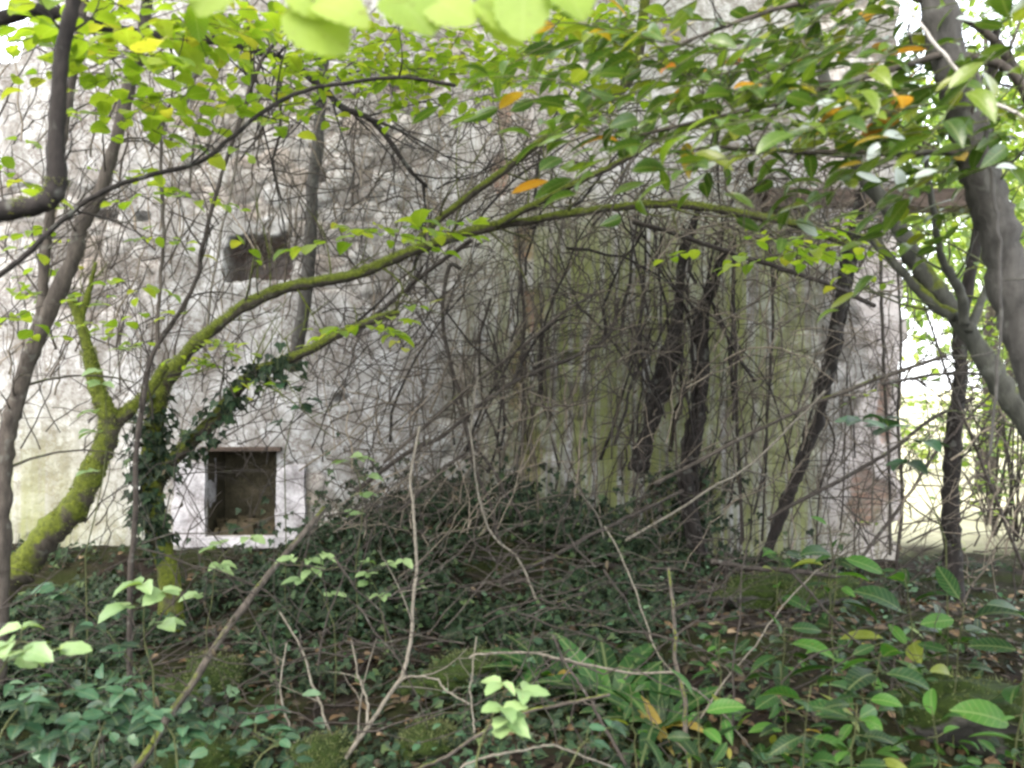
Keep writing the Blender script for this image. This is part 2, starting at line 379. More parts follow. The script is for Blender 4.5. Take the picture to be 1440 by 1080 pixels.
M['bark_green'] = bark_mat('green_bark', (0.028, 0.029, 0.024), (0.085, 0.085, 0.07), .35)
M['stem_tan'] = bark_mat('tan_stem', (.075, .066, .052), (.20, .18, .148), 0, scale=2)
M['stem_dark'] = bark_mat('dark_stem', (0.02, 0.016, 0.014), (0.06, 0.05, 0.042), .05, scale=2)
M['stem_green'] = bark_mat('green_stem', (.035, .042, .016), (.085, .095, .035), 0, scale=2)
M['stem_pale'] = bark_mat('pale_stem', (.34, .31, .28), (.6, .56, .52), 0, scale=2)
M['tangle'] = bark_mat('tangle_stem', (.06, .054, .046), (.165, .15, .13), 0, island=True, scale=2)
M['ground'] = ground_mat(); M['wall'] = wall_mat()
M['stone'] = simple_mat('jamb_stone', [(.3, (.20, .185, .185)), (.5, (.44, .43, .44)), (.7, (.60, .59, .61))], 7)
M['shade_recess'] = simple_mat('shaded_recess_stone', [(.3, (.03, .027, .016)), (.55, (.075, .066, .04)), (.75, (.13, .11, .075))], 6)  # darkness inside the window put into the stone colour
M['wood'] = simple_mat('old_timber', [(.3, (.04, .030, .024)), (.7, (.13, .10, .08))], 6, stretch=(.2, 3, 3))
M['rock'] = simple_mat('mossy_rock', [(.3, (.04, .04, .035)), (.7, (.12, .115, .10))], 6, moss=.62)
M['shade_rubble'] = simple_mat('shaded_earthy_rubble', [(.3, (.025, .021, .011)), (.55, (.06, .05, .028)), (.75, (.12, .085, .06))], 9)  # rubble colour darkened to sit in the shaded opening
M['rubble'] = simple_mat('rubble', [(.3, (.18, .15, .13)), (.7, (.42, .37, .33))], 6)

# ------------------------------------------------------------------ things
def tag(o, label=None, cat=None, group=None, kind=None):
    if label: o['label'] = label
    if cat: o['category'] = cat
    if group: o['group'] = group
    if kind: o['kind'] = kind
    return o
def thing(name, label, cat, loc, group=None):
    o = bpy.data.objects.new(name, None); C.objects.link(o); o.location = [float(c) for c in loc]; o.empty_display_size = .1
    return tag(o, label, cat, group)
def pxpath(pts, Y0, Y1, per=6):
    n = len(pts); t = np.linspace(0, 1, n)
    return catmull([P(a, b, Y0+(Y1-Y0)*s) for (a, b), s in zip(pts, t)], per)
def radii(path, w0, w1, p=1.0):
    n = len(path); t = np.linspace(0, 1, n)**p
    return (w0+(w1-w0)*t)*path[:, 1].clip(.5)/F*.5
def moss_on(mb, path, r, per_m, lo=.006, hi=.02, top=-.1):
    seg = np.linalg.norm(np.diff(path, axis=0), axis=1); cum = np.concatenate([[0], np.cumsum(seg)])
    n = int(cum[-1]*per_m); s = rng.random(n)*cum[-1]; keep = fbm(s*3.1, s*0+r[0]*99, 4) > .40; s = s[keep]; n = len(s)
    p = np.stack([np.interp(s, cum, path[:, k]) for k in range(3)], 1); rr = np.interp(s, cum, r)
    t = np.stack([np.interp(s, cum, np.gradient(path[:, k])) for k in range(3)], 1); t /= np.linalg.norm(t, axis=1)[:, None]
    d = rng.normal(0, 1, (n, 3))+np.array([0, 0, .9]); d -= t*(d*t).sum(1)[:, None]; d /= np.linalg.norm(d, axis=1)[:, None]
    q = p+d*rr[:, None]*.95; L = rng.uniform(lo, hi, n); ax = d+rng.normal(0, .5, (n, 3)); ax /= np.linalg.norm(ax, axis=1)[:, None]
    w = np.cross(ax, rng.normal(0, 1, (n, 3))); w /= np.linalg.norm(w, axis=1)[:, None]
    V = np.stack([q-w*L[:, None]*.22, q+w*L[:, None]*.22, q+ax*L[:, None]], 1).reshape(-1, 3)
    mb.add(V, [np.arange(3*n).reshape(-1, 3)])

# ============================================================ ground
def make_ground():
    xs = np.concatenate([np.linspace(-60, -8, 16)[:-1], np.arange(-8, 9.01, .07), np.linspace(9, 70, 18)[1:]])
    ys = np.concatenate([np.linspace(-25, -1, 10)[:-1], np.arange(-1, 12, .07), np.linspace(12, 140, 30)])
    X, Y = np.meshgrid(xs, ys); Z = ground_z(X, Y)
    v = np.stack([X, Y, Z], -1).reshape(-1, 3); nx = len(xs); i = np.arange(len(ys)-1)[:, None]*nx+np.arange(nx-1)[None]
    q = np.stack([i, i+1, i+nx+1, i+nx], -1).reshape(-1, 4)
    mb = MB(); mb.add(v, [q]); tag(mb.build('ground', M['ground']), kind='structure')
make_ground()

# ============================================================ the ruined wall
def wx(px): return (px-720)/F*WALL_Y
def wz(py): return 1.6-(py-540)/F*WALL_Y
WX0, WX1, WZ0, WZ1 = wx(293), wx(390), wz(752), wz(634)
def make_wall():
    fine = np.arange(-5.3, wx(1268), .022)
    xs = np.unique(np.round(np.concatenate([np.linspace(-14, -5.3, 60)[:-1], fine, [wx(1268), WX0, WX1]]), 4))
    zs = np.unique(np.round(np.concatenate([np.linspace(-.6, 0, 6), np.arange(0, 6.3, .022), [WZ0, WZ1]]), 4))
    X, Z = np.meshgrid(xs, zs)
    top = 5.75+.35*(fbm(xs*.9, xs*0, 5)-.5)+.12*(vnoise(xs*5, xs*0, 6)-.5)
    notch = sstep(-4.15, -4.45, xs)*sstep(-5.35, -5.0, xs)
    top = top-1.15*notch-.9*sstep(3.0, 3.5, xs)*vnoise(xs*4, xs*0+3, 8)
    # clip: squash rows above the broken top
    Zc = np.minimum(Z, top[None, :])
    n = fbm(X*.75+7, Zc*.75, 21, 5); thr = .47+.07*bump2(X, Zc, -3.8, 3.4, 1.6, 1.4)-.10*sstep(1.2, 2.6, X)-.12*bump2(X, Zc, -4.1, 1.0, 1.0, 1.2)
    plaster = sstep(thr-.012, thr+.012, n+.06*(fbm(X*6, Zc*6, 31)-.5))
    f1, f2, cid = worley(X*3.6+.5*fbm(X*2, Zc*2, 4), Zc*6.2, 3)
    joint = 1-sstep(.03, .16, f2-f1)
    brick = np.zeros_like(X)
    for (px, py, sx, sy) in ((712, 165, 16, 34), (735, 340, 22, 40), (752, 430, 20, 44), (728, 520, 14, 60), (745, 640, 16, 40), (705, 250, 12, 40), (1215, 700, 34, 46), (640, 690, 40, 18), (1245, 560, 12, 60)):
        brick = np.maximum(brick, 1.25*bump2(X, Zc, wx(px), wz(py), sx*.0064, sy*.0064))
    brick = sstep(.50, .75, brick+1.3*(fbm(X*5, Zc*5, 44)-.5))
    hole = np.zeros_like(X)
    for (px, py, sx, sy, d) in ((365, 362, 40, 30, .50), (152, 302, 16, 6, .14), (203, 305, 10, 5, .12), (950, 722, 40, 44, .30), (800, 505, 14, 8, .1), (560, 120, 12, 7, .12), (448, 250, 10, 8, .1), (1090, 285, 42, 16, .2), (90, 150, 12, 9, .12), (655, 590, 9, 7, .1), (480, 560, 9, 6, .1)):
        e = np.maximum(np.abs(X-wx(px))/(sx*.0064), np.abs(Zc-wz(py))/(sy*.0064))+.55*(fbm(X*9, Zc*9, 51)-.5)
        hole = np.maximum(hole, d*(1-sstep(.88, 1.08, e)))
    strip = sstep(.03, .06, np.abs(X-.12-.05*(fbm(Zc*3, X*0, 61)-.5)) )      # edge where an inner wall was keyed in
    out = .035*plaster+(1-plaster)*(.014*sstep(.02, .3, f2-f1)+.012*(cid-.5)+.02*(fbm(X*11, Zc*14, 73)-.5))+.05*(fbm(X*.6, Zc*.6, 71)-.5)+.007*(fbm(X*8, Zc*8, 72)-.5)
    out = out-.03*brick-.03*(1-strip)-hole
    out = out+.03*sstep(.02, -.02, X-.42)*sstep(-.02, .02, X-.16)
    Y = WALL_Y-out
    edge = (np.abs(X-WX0) < .03)*(Zc > WZ0-.03)*(Zc < WZ1+.03)+(np.abs(X-WX1) < .03)*(Zc > WZ0-.03)*(Zc < WZ1+.03)
    Y = np.where(edge > 0, WALL_Y-.02, Y)
    X = X-.22*sstep(3.1, xs[-1], X)*(fbm(Zc*1.6, Zc*0, 81)*.7+.5*vnoise(np.floor(Zc*5.5), Zc*0, 82))+.10*sstep(3.1, xs[-1], X)
    nx = len(xs); v = np.stack([X, Y, Zc], -1).reshape(-1, 3)
    i = np.arange(len(zs)-1)[:, None]*nx+np.arange(nx-1)[None]
    cx = .5*(X[:-1, :-1]+X[1:, 1:]); cz = .5*(Z[:-1, :-1]+Z[1:, 1:])
    keep = ~((cx > WX0) & (cx < WX1) & (cz > WZ0) & (cz < WZ1))
    keep &= ((Zc[1:, :-1]-Zc[:-1, :-1]) > 1e-4) | ((Zc[1:, 1:]-Zc[:-1, 1:]) > 1e-4)
    q = np.stack([i, i+1, i+nx+1, i+nx], -1)[keep]
    mb = MB(); mb.add(v, [q]); nfront = len(v)
    # thickness: top, back and both ends
    T = .62; a = v[(len(zs)-1)*nx:][:nx]; bk = a.copy(); bk[:, 1] = WALL_Y+T; k = np.arange(nx-1)
    mb.add(np.vstack([a, bk]), [np.stack([k, k+1, nx+k+1, nx+k], 1)])
    lo = bk.copy(); lo[:, 2] = -.6; mb.add(np.vstack([bk, lo]), [np.stack([k, k+1, nx+k+1, nx+k], 1)])
    for c in (0, nx-1):
        col = v[c::nx]; b2 = col.copy(); b2[:, 1] = WALL_Y+T+.002; m = len(col); j = np.arange(m-1)
        mb.add(np.vstack([col, b2]), [np.stack([j, j+1, m+j+1, m+j], 1)])
    root = thing('ruined_wall', 'tall roofless plastered stone wall overgrown with vines, behind all the trees', 'wall', (0, WALL_Y, 0))
    o = mb.build('wall_face', M['wall'], root); me = o.data
    nv = len(me.vertices)
    mask = np.zeros((nv, 4), np.float32); mask[:, 0] = 0; mask[:, 1] = .5; mask[:, 3] = 0
    stain = np.zeros((nv, 4), np.float32); stain[:, 3] = 1
    mask[:nfront, 0] = plaster.ravel(); mask[:nfront, 1] = cid.ravel(); mask[:nfront, 2] = joint.ravel(); mask[:nfront, 3] = np.maximum(brick, np.where(hole > .15, .6, 0)).ravel()
    alg = sstep(-.9, .7, X)*(1-sstep(2.55, 2.85, X))*sstep(3.6, 2.6, Zc)+.6*sstep(-3.7, -4.4, X)*sstep(1.6, .3, Zc)+.3*sstep(.8, .2, Zc)
    yel = bump2(X, Zc, wx(90), wz(700), .75, .8)+.6*bump2(X, Zc, wx(1090), wz(620), .5, 1.)
    pink = sstep(2.65, 2.95, X)+.5*bump2(X, Zc, .2, 3.6, .7, 1.2)+.25*sstep(.2, 1, fbm(X*.8, Zc*.8, 91))
    stain[:nfront, 0] = alg.ravel().clip(0, 1); stain[:nfront, 1] = yel.ravel().clip(0, 1); stain[:nfront, 2] = pink.ravel().clip(0, 1)
    for nme, arr in (('mask', mask), ('stain', stain)):
        at = me.color_attributes.new(nme, 'FLOAT_COLOR', 'POINT'); at.data.foreach_set('color', arr.ravel())
    # the small square window
    def slab(x0, x1, y0, y1, z0, z1, n=.012, cells=7):
        mb = MB(); g = np.linspace(0, 1, cells+1); U, V = np.meshgrid(g, g); m = cells+1
        i = np.arange(cells)[:, None]*m+np.arange(cells)[None]; q = np.stack([i, i+1, i+m+1, i+m], -1).reshape(-1, 4)
        def pt(a, b, c): return np.stack([x0+(x1-x0)*a, y0+(y1-y0)*b, z0+(z1-z0)*c], -1).reshape(-1, 3)
        o0 = np.zeros_like(U); o1 = o0+1
        for w, fl in ((pt(U, o0, V), 0), (pt(U, o1, V), 1), (pt(o0, U, V), 1), (pt(o1, U, V), 0), (pt(U, V, o0), 1), (pt(U, V, o1), 0)):
            c = np.array([(x0+x1)/2, (y0+y1)/2, (z0+z1)/2]); dd = (w-c)
            nz = fbm(w[:, 0]*7+w[:, 1]*5, w[:, 2]*7+w[:, 1]*3, 13)-.5
            mb.add(w+dd/np.linalg.norm(dd, axis=1)[:, None]*nz[:, None]*n*2.4, [q[:, ::-1] if fl else q])
        return mb
    wnd = MB(); d = .46                                     # reveal: four sides and a back panel coloured as the dark room behind
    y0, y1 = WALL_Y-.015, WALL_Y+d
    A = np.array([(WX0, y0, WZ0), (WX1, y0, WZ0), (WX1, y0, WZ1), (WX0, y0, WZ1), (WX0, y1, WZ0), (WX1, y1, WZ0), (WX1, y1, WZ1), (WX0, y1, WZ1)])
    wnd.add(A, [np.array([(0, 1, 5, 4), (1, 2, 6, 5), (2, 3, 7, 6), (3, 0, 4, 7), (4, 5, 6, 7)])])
    w = wnd.build('window', M['shade_recess'], root, smooth=False); w['label'] = 'small square window opening, dark inside'
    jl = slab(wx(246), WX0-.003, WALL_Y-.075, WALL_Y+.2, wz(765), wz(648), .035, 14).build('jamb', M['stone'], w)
    jl.matrix_parent_inverse.identity()
    slab(WX1+.003, wx(430), WALL_Y-.06, WALL_Y+.2, wz(762), wz(655), .035, 14).build('jamb', M['stone'], w)
    slab(wx(285), wx(398), WALL_Y-.085, WALL_Y+.2, WZ1+.003, WZ1+.04, .004).build('lintel', M['wood'], w)
    slab(wx(262), wx(425), WALL_Y-.09, WALL_Y+.2, WZ0-.10, WZ0-.003, .035, 14).build('sill', M['stone'], w)
    for ch in w.children:
        ch.location = -np.array(w.location)+0; ch.data.transform(__import__('mathutils').Matrix.Translation(-Vector(root.location)))
    # heavy beam over the open doorway on the right
    bm = slab(wx(1075), wx(1395), WALL_Y-.10, WALL_Y+.24, wz(293), wz(268), .04, 18).build('beam', M['wood'], root)
    rb = MB()                                              # broken stone and earth lying in the opening, shade put into its colour
    for _ in range(26):
        c = np.array([rng.uniform(WX0+.05, WX1-.05), rng.uniform(WALL_Y+.03, WALL_Y+.42), WZ0+rng.uniform(0, .10)]); dd = rng.normal(0, 1, (8, 3)); dd /= np.linalg.norm(dd, axis=1)[:, None]
        e = rng.uniform(.03, .075); cube = np.array([(a, b, h) for a in (-1, 1) for b in (-1, 1) for h in (-1, 1)])*e*rng.uniform(.5, 1.1, 3)+dd*e*.35
        rb.add(c+cube, [np.array([(0, 1, 3, 2), (4, 6, 7, 5), (0, 4, 5, 1), (2, 3, 7, 6), (0, 2, 6, 4), (1, 5, 7, 3)])])
    tag(rb.build('rubble', M['shade_rubble'], root, smooth=False), kind='stuff')
    return root
WALL = make_wall()
bpy.context.view_layer.update()

# ============================================================ traced trees
def limb_mb(specs):
    """specs: (pts, Y0, Y1, w0, w1[, twigs, lo, hi]) -> mesh, list of (path, radii)"""
    mb = MB(); ps = []
    for s in specs:
        pts, Y0, Y1, w0, w1 = s[:5]
        p = wander(pxpath(pts, Y0, Y1, 7), .008); r = radii(p, w0, w1)
        p = wander(p, .014); tube(mb, p, r*(.8+.4*fbm(np.arange(len(p))*.35, p[:, 0], 5)), 10, .26); ps.append((p, r))
        if len(s) > 5: side_twigs(mb, p, r, s[5], s[6], s[7])
    return mb, ps
def gpx(px, Y, x=None):
    X = (px-720)/F*Y; z = float(ground_z(X, Y))-.06; return 540+(1.6-z)/Y*F
def foliage(root, leafmat, tmpl, twigmat, sprays, nm='foliage'):
    """sprays: (px, py, Y, sx, sy, sY, count, twig length, leaf size, gap)"""
    lv = Leaves(); tw = MB()
    for (px, py, Y, sx, sy, sY, n, L, size, gap, *rest) in sprays:
        flat = rest[0] if rest else .25
        for _ in range(n):
            p0 = P(px+rng.normal(0, sx), py+rng.normal(0, sy), max(.8, Y+rng.normal(0, sY)))
            a = rng.uniform(0, 2*PI); d = np.array([math.cos(a), math.sin(a), rng.normal(-.05, .2)])
            leaf_twig(lv, tw, p0, d, L*rng.uniform(.6, 1.3), size, gap, flat)
    mb = MB(); lv.to(mb, tmpl); o = mb.build(nm, leafmat, root); t = tag(tw.build('twigs', twigmat, root), kind='stuff'); return o, t
def shade_crown(root, leafmat, tmpl, c, rad, n, size):
    lv = Leaves(); tw = MB()
    for _ in range(n):
        d = rand_dir()*rng.random()**.4*np.array(rad); a = rng.uniform(0, 2*PI)
        leaf_twig(lv, tw, np.array(c)+d, (math.cos(a), math.sin(a), rng.normal(0, .25)), rng.uniform(.3, .6), size, .05, .35)
    mb = MB(); lv.to(mb, tmpl); mb.build('crown', leafmat, root)  # unseen canopy above the frame, added to shade floor and foreground

def base_of(pts, Y): 
    X = (pts[0][0]-720)/F*Y; return (X, Y, float(ground_z(X, Y)))

# 1 mossy twin-armed tree with the great arch
Y = 5.6
trunk = [(246, gpx(246, Y)), (243, 900), (236, 800), (219, 735), (213, 660), (217, 610), (230, 545), (255, 505)]
t = thing('mossy_tree', 'mossy tree left of the square window, throwing a long arching bough across the wall', 'tree', base_of(trunk, Y))
mb, ps = limb_mb([(trunk, Y, Y, 36, 22)]); mb.build('trunk', M['bark_moss'], t)
a1 = [(240, 530), (268, 490), (307, 457), (350, 427), (400, 404), (450, 393), (505, 382), (570, 356), (627, 336), (680, 319), (747, 309), (813, 297), (863, 290), (947, 286), (1043, 300), (1127, 318), (1205, 350)]
a2 = [(214, 690), (250, 640), (300, 592), (333, 547), (362, 522), (400, 506), (433, 492), (480, 468), (530, 448), (560, 440)]
b1, p1 = limb_mb([(a1, 5.6, 6.2, 18, 10, 30, .2, .8)]); b1.build('bough', M['bark_moss'], t)['label'] = 'long arching mossy bough'
b2, p2 = limb_mb([(a2, 5.6, 5.2, 22, 9, 12, .2, .5)]); b2.build('bough', M['bark_moss'], t)['label'] = 'shorter bough wrapped in ivy'
m = MB()
for (p, r), k in ((ps[0], 1500), (p1[0], 1500), (p2[0], 900)): moss_on(m, p, r, k)
shade_crown(t, M['hazel'], T_SMALL, (0, 5.6, 6.5), (2.6, 1.7, .7), 420, .14)
tag(m.build('moss', M['moss'], t), kind='stuff')
foliage(t, M['hazel'], T_HAZEL, M['stem_dark'], [(560, 328, 4.8, 46, 7, .15, 11, .28, .105, .05, .12), (510, 452, 4.8, 34, 8, .15, 8, .25, .10, .05, .15), (285, 490, 5.3, 38, 18, .15, 10, .22, .07, .04), (1120, 342, 5.2, 62, 7, .2, 18, .3, .10, .05, .13), (340, 545, 5.1, 30, 14, .2, 4, .2, .07, .045)])
MOSSY = (ps, p1, p2)

# 2 leaning mossy stem entering at lower left
Y = 5.0
tr = [(-40, gpx(-40, Y)), (-15, 850), (33, 795), (67, 753), (105, 712), (127, 660), (143, 627), (150, 590), (138, 555), (125, 500), (113, 455), (100, 420)]
t = thing('mossy_tree', 'bright green mossy stem leaning in from the lower left edge, forked at its top', 'tree', base_of(tr, Y))
mb, ps = limb_mb([(tr, Y, 5.2, 50, 12)]); mb.build('trunk', M['bark_moss'], t)
b, pb = limb_mb([([(145, 622), (163, 593), (185, 573), (210, 548), (232, 515)], 5.1, 5.3, 26, 12, 4, .2, .4), ([(113, 455), (118, 425), (128, 395), (135, 370)], 5.2, 5.2, 11, 5, 5, .1, .3)]); b.build('branch', M['bark_moss'], t)
m = MB(); moss_on(m, *ps[0], 2600, .006, .022); moss_on(m, *pb[0], 1400); tag(m.build('moss', M['moss'], t), kind='stuff')
foliage(t, M['hazel'], T_HAZEL, M['stem_dark'], [(110, 440, 5, 34, 24, .2, 8, .2, .075, .045)])

# 3 twin grey stems at the left
Y = 4.4
s1 = [(-6, gpx(-6, Y)), (2, 780), (3, 705), (8, 627), (20, 573), (43, 500), (67, 447), (105, 363), (117, 320), (143, 267), (167, 187), (185, 110), (205, 20), (215, -120)]
s2 = [(40, 510), (50, 470), (60, 427), (63, 360), (70, 310), (85, 220), (100, 120), (118, 0), (125, -120)]
t = thing('grey_tree', 'slim grey tree of two leaning stems near the left edge', 'tree', base_of(s1, Y))
mb, ps = limb_mb([(s1, Y, Y, 27, 14, 18, .2, .7)]); mb.build('trunk', M['bark_brown'], t)
mb, ps = limb_mb([(s2, Y, Y-.05, 17, 10, 12, .2, .5)]); mb.build('stem', M['bark_brown'], t)
foliage(t, M['hazel'], T_HAZEL, M['stem_dark'], [(235, 120, 3.3, 55, 60, .2, 26, .30, .085, .05), (40, 440, 4.2, 26, 16, .2, 6, .2, .08, .045), (215, 390, 4, 22, 10, .1, 2, .15, .08, .045), (200, 270, 3.6, 14, 16, .1, 3, .12, .085, .05), (250, 60, 3.4, 70, 40, .3, 14, .3, .085, .05), (170, 20, 3.2, 80, 24, .3, 24, .3, .09, .05), (330, 90, 4.2, 60, 50, .3, 14, .3, .08, .05), (120, 330, 4.4, 70, 60, .3, 10, .22, .08, .05), (260, 320, 4.6, 50, 60, .3, 7, .2, .075, .05), (30, 240, 3.6, 30, 30, .3, 5, .2, .08, .05)])
shade_crown(t, M['hazel'], T_SMALL, (-2.6, 3.6, 6.0), (2.6, 2.6, .8), 560, .16)

# 4 dark elbow branch top left
Y = 2.5
el = [(-420, gpx(-420, Y)), (-400, 900), (-340, 560), (-240, 380), (-120, 315), (-40, 301), (20, 293), (62, 284), (80, 262), (79, 200), (82, 133), (88, 67), (103, 0), (112, -80), (118, -200)]
t = thing('dark_tree', 'dark tree whose elbow shaped limb bends upward at the top left corner', 'tree', base_of(el, Y))
mb = MB(); p = wander(pxpath(el, Y, Y, 7), .006); n = len(p); s = np.linspace(0, 1, n)
r = np.interp(s, [0, .3, .5, .60, .66, 1], [.055, .04, .026, .030, .022, .018])
tube(mb, p, r, 10, .2); side_twigs(mb, p[n//2:], r[n//2:], 5, .1, .3); mb.build('trunk', M['bark_dark'], t)
m = MB(); k = int(n*.42); moss_on(m, p[k:int(n*.6)], r[k:int(n*.6)], 2200, .004, .012); tag(m.build('moss', M['moss'], t), kind='stuff')

# 5 dark limb across the top left
Y = 5.2
li = [(-160, gpx(-160, Y)), (-170, 500), (-140, 180), (-70, 60), (0, 27), (43, 14), (83, 20), (117, 30), (150, 38), (213, 50), (283, 53), (333, 61), (373, 73), (402, 85), (453, 121), (480, 150), (520, 167), (547, 197), (577, 240), (600, 262)]
t = thing('dark_tree', 'dark tree reaching one long bare limb across the top left of the wall', 'tree', base_of(li, Y))
mb = MB(); p = wander(pxpath(li, Y, 5.8, 7), .01); n = len(p); r = np.interp(np.linspace(0, 1, n), [0, .2, 1], [.075, .045, .012]); tube(mb, p, r, 9, .2)
side_twigs(mb, p[n//4:], r[n//4:], 34, .3, 1.1, -.15); mb.build('trunk', M['bark_dark'], t)
foliage(t, M['hazel'], T_SMALL, M['stem_dark'], [(560, 75, 4.6, 70, 18, .3, 38, .3, .08, .045), (640, 105, 4.6, 70, 14, .3, 30, .3, .075, .045), (760, 105, 4.6, 60, 22, .3, 22, .3, .075, .045), (450, 95, 4.4, 60, 22, .3, 22, .3, .08, .045), (800, 45, 4.2, 60, 26, .3, 22, .3, .085, .045), (620, 25, 4.2, 110, 20, .3, 22, .3, .085, .045)])

# 6 long thin dark sapling through the left
Y = 4.1
sp = [(182, gpx(182, Y)), (183, 820), (187, 753), (190, 700), (193, 627), (207, 533), (220, 493), (247, 450), (277, 390), (283, 350), (310, 250), (337, 173), (367, 90), (400, 40), (440, -60)]
t = thing('sapling', 'thin dark sapling leaning right, running from the ground to the top beside the mossy trunk', 'sapling', base_of(sp, Y))
mb, ps = limb_mb([(sp, Y, Y, 8, 5, 12, .15, .5)]); mb.build('stem', M['stem_dark'], t)
mb, _ = limb_mb([([(222, 490), (222, 440), (226, 380), (228, 300), (225, 200), (224, 150)], Y, Y, 6, 4)]); mb.build('branch', M['bark_brown'], t)
lv = Leaves(); tw = MB()
for (px, py) in ((205, 395), (196, 262), (192, 280), (330, 205), (270, 440), (380, 95)): leaf_twig(lv, tw, P(px, py, Y-.05), rand_dir()*np.array([1, .3, .2]), .1, .08, .05, .3)
mb = MB(); lv.to(mb, T_HAZEL); mb.build('foliage', M['hazel'], t)

# 7 big trunk upper right
Y = 2.9
bt = [(1640, gpx(1640, Y)), (1590, 1000), (1520, 700), (1455, 500), (1425, 410), (1402, 320), (1380, 250), (1357, 167), (1335, 83), (1315, 0), (1300, -90), (1290, -220)]
t = thing('grey_tree', 'thick smooth grey brown trunk leaning left at the top right corner', 'tree', base_of(bt, Y))
mb, ps = limb_mb([(bt, Y, Y, 66, 44)]); side_twigs(mb, ps[0][0], ps[0][1], 3, .2, .4); mb.build('trunk', M['bark_grey'], t)
shade_crown(t, M['laurel'], T_LAUREL, (2.1, 3.0, 5.6), (2.6, 2.6, .8), 700, .2)

# 8 leaning green-grey trunk at the right
Y = 3.6
lt = [(1700, gpx(1700, Y)), (1600, 860), (1500, 680), (1440, 590), (1390, 512), (1350, 450), (1313, 403), (1280, 350), (1253, 293), (1220, 250), (1193, 207), (1170, 150), (1150, 60), (1140, -60)]
t = thing('leaning_tree', 'greenish grey trunk leaning left into the frame at mid right, forking into thin limbs', 'tree', base_of(lt, Y))
mb, ps = limb_mb([(lt, Y, 3.9, 38, 13, 10, .2, .6)]); mb.build('trunk', M['bark_green'], t)
mb, _ = limb_mb([([(1345, 445), (1313, 428), (1280, 400), (1247, 365), (1222, 338), (1200, 330)], 3.65, 3.9, 18, 7, 5, .2, .5), ([(1356, 455), (1352, 417), (1327, 370), (1320, 340), (1308, 275), (1300, 200)], 3.6, 3.4, 14, 7, 5, .2, .4), ([(1362, 465), (1385, 410), (1400, 350), (1420, 290)], 3.6, 3.8, 12, 6, 6, .2, .4)]); mb.build('branch', M['bark_green'], t)

shade_crown(t, M['hazel'], T_SMALL, (3.6, 5.4, 6.3), (1.8, 1.6, .7), 260, .14)

# 9 upright dark stem at the doorway
Y = 6.4
us = [(1342, gpx(1342, Y)), (1340, 780), (1337, 720), (1340, 660), (1344, 593), (1352, 520), (1350, 480), (1362, 400), (1380, 300), (1390, 180), (1400, 40)]
t = thing('dark_tree', 'upright dark stem standing in the bright doorway right of the wall end', 'tree', base_of(us, Y))
mb, _ = limb_mb([(us, Y, Y, 27, 12, 16, .3, .9)]); mb.build('trunk', M['bark_dark'], t)
foliage(t, M['far_leaf'], T_SMALL, M['stem_dark'], [(1400, 430, 6.6, 40, 60, .3, 18, .3, .09, .06), (1330, 600, 6.4, 50, 90, .3, 12, .3, .08, .06), (1400, 200, 6.4, 50, 80, .3, 16, .3, .09, .06)])

# 10 laurel crown filling the top right
Y = 3.0
la = [(1560, gpx(1560, Y)), (1545, 700), (1500, 300), (1440, 120), (1350, 75), (1270, 95), (1180, 120), (1080, 150), (980, 172), (900, 190)]
t = thing('cherry_laurel', 'laurel with long glossy leaves and a few orange ones, spreading over the top right', 'tree', base_of(la, Y))
mb, ps = limb_mb([(la, Y, 2.7, 17, 4, 16, .2, .5), ([(1500, 300), (1420, 235), (1330, 215), (1200, 215), (1100, 213), (1010, 208), (950, 215)], 3, 2.6, 12, 4, 10, .2, .4), ([(1480, 230), (1400, 60), (1250, -10), (1100, 10), (960, 60)], 3, 2.8, 14, 5, 10, .2, .5)]); mb.build('trunk', M['bark_brown'], t)
lv = Leaves(); tw = MB()
def lsp(px, py, Y, sx, sy, n, size=.118, L=.35, sY=.25):
    for _ in range(n):
        a = rng.uniform(PI*.6, PI*1.4) if rng.random() < .75 else rng.uniform(0, 2*PI)
        p0 = P(px+rng.normal(0, sx), py+rng.normal(0, sy), Y+rng.normal(0, sY))
        leaf_twig(lv, tw, p0, (math.cos(a), .5*math.sin(a), rng.normal(-.15, .2)), L*rng.uniform(.6, 1.3), size, .055, .45, .003, .2)
lsp(1060, 45, 2.9, 110, 42, 26); lsp(1230, 50, 2.9, 90, 42, 22); lsp(1180, 130, 2.7, 110, 38, 18); lsp(1010, 135, 2.8, 70, 40, 13); lsp(1080, 200, 2.8, 90, 14, 7)
lsp(1400, 100, 2.6, 50, 70, 16); lsp(1290, 215, 2.8, 60, 20, 6); lsp(950, 170, 2.7, 40, 20, 6); lsp(900, 40, 3.2, 40, 30, 8); lsp(1410, 250, 2.9, 40, 40, 8); lsp(1330, 150, 2.9, 60, 60, 12); lsp(1420, 40, 2.9, 40, 50, 10); lsp(1290, 60, 3.2, 60, 50, 10)
mb = MB(); lv.to(mb, T_LAUREL); mb.build('foliage', M['laurel'], t); tag(tw.build('twigs', M['stem_green'], t), kind='stuff')

lv = Leaves()
for (px, py, dx, dz) in ((1185, 150, -.9, .1), (1150, 168, -.8, -.4), (1140, 140, -1, -.1), (1240, 190, .9, 0), (1235, 200, -.4, -.9), (1260, 235, .3, -.7), (1285, 250, .8, .3), (1240, 255, -.9, .2), (1385, 20, 1, .05), (1420, 15, 1, .2), (1345, 25, .9, -.1), (1400, 235, .9, 0), (1010, 205, -.5, -.8)):
    lv.put(P(px, py, 2.6), np.array([dx, rng.normal(0, .3), dz]), np.array([rng.normal(0, .3), -1, .8]), rng.uniform(.06, .095))
mb = MB(); lv.to(mb, T_LAUREL3); tag(mb.build('sheen_foliage', M['sheen'], t), 'laurel leaves with a white sky sheen painted in', kind='stuff')

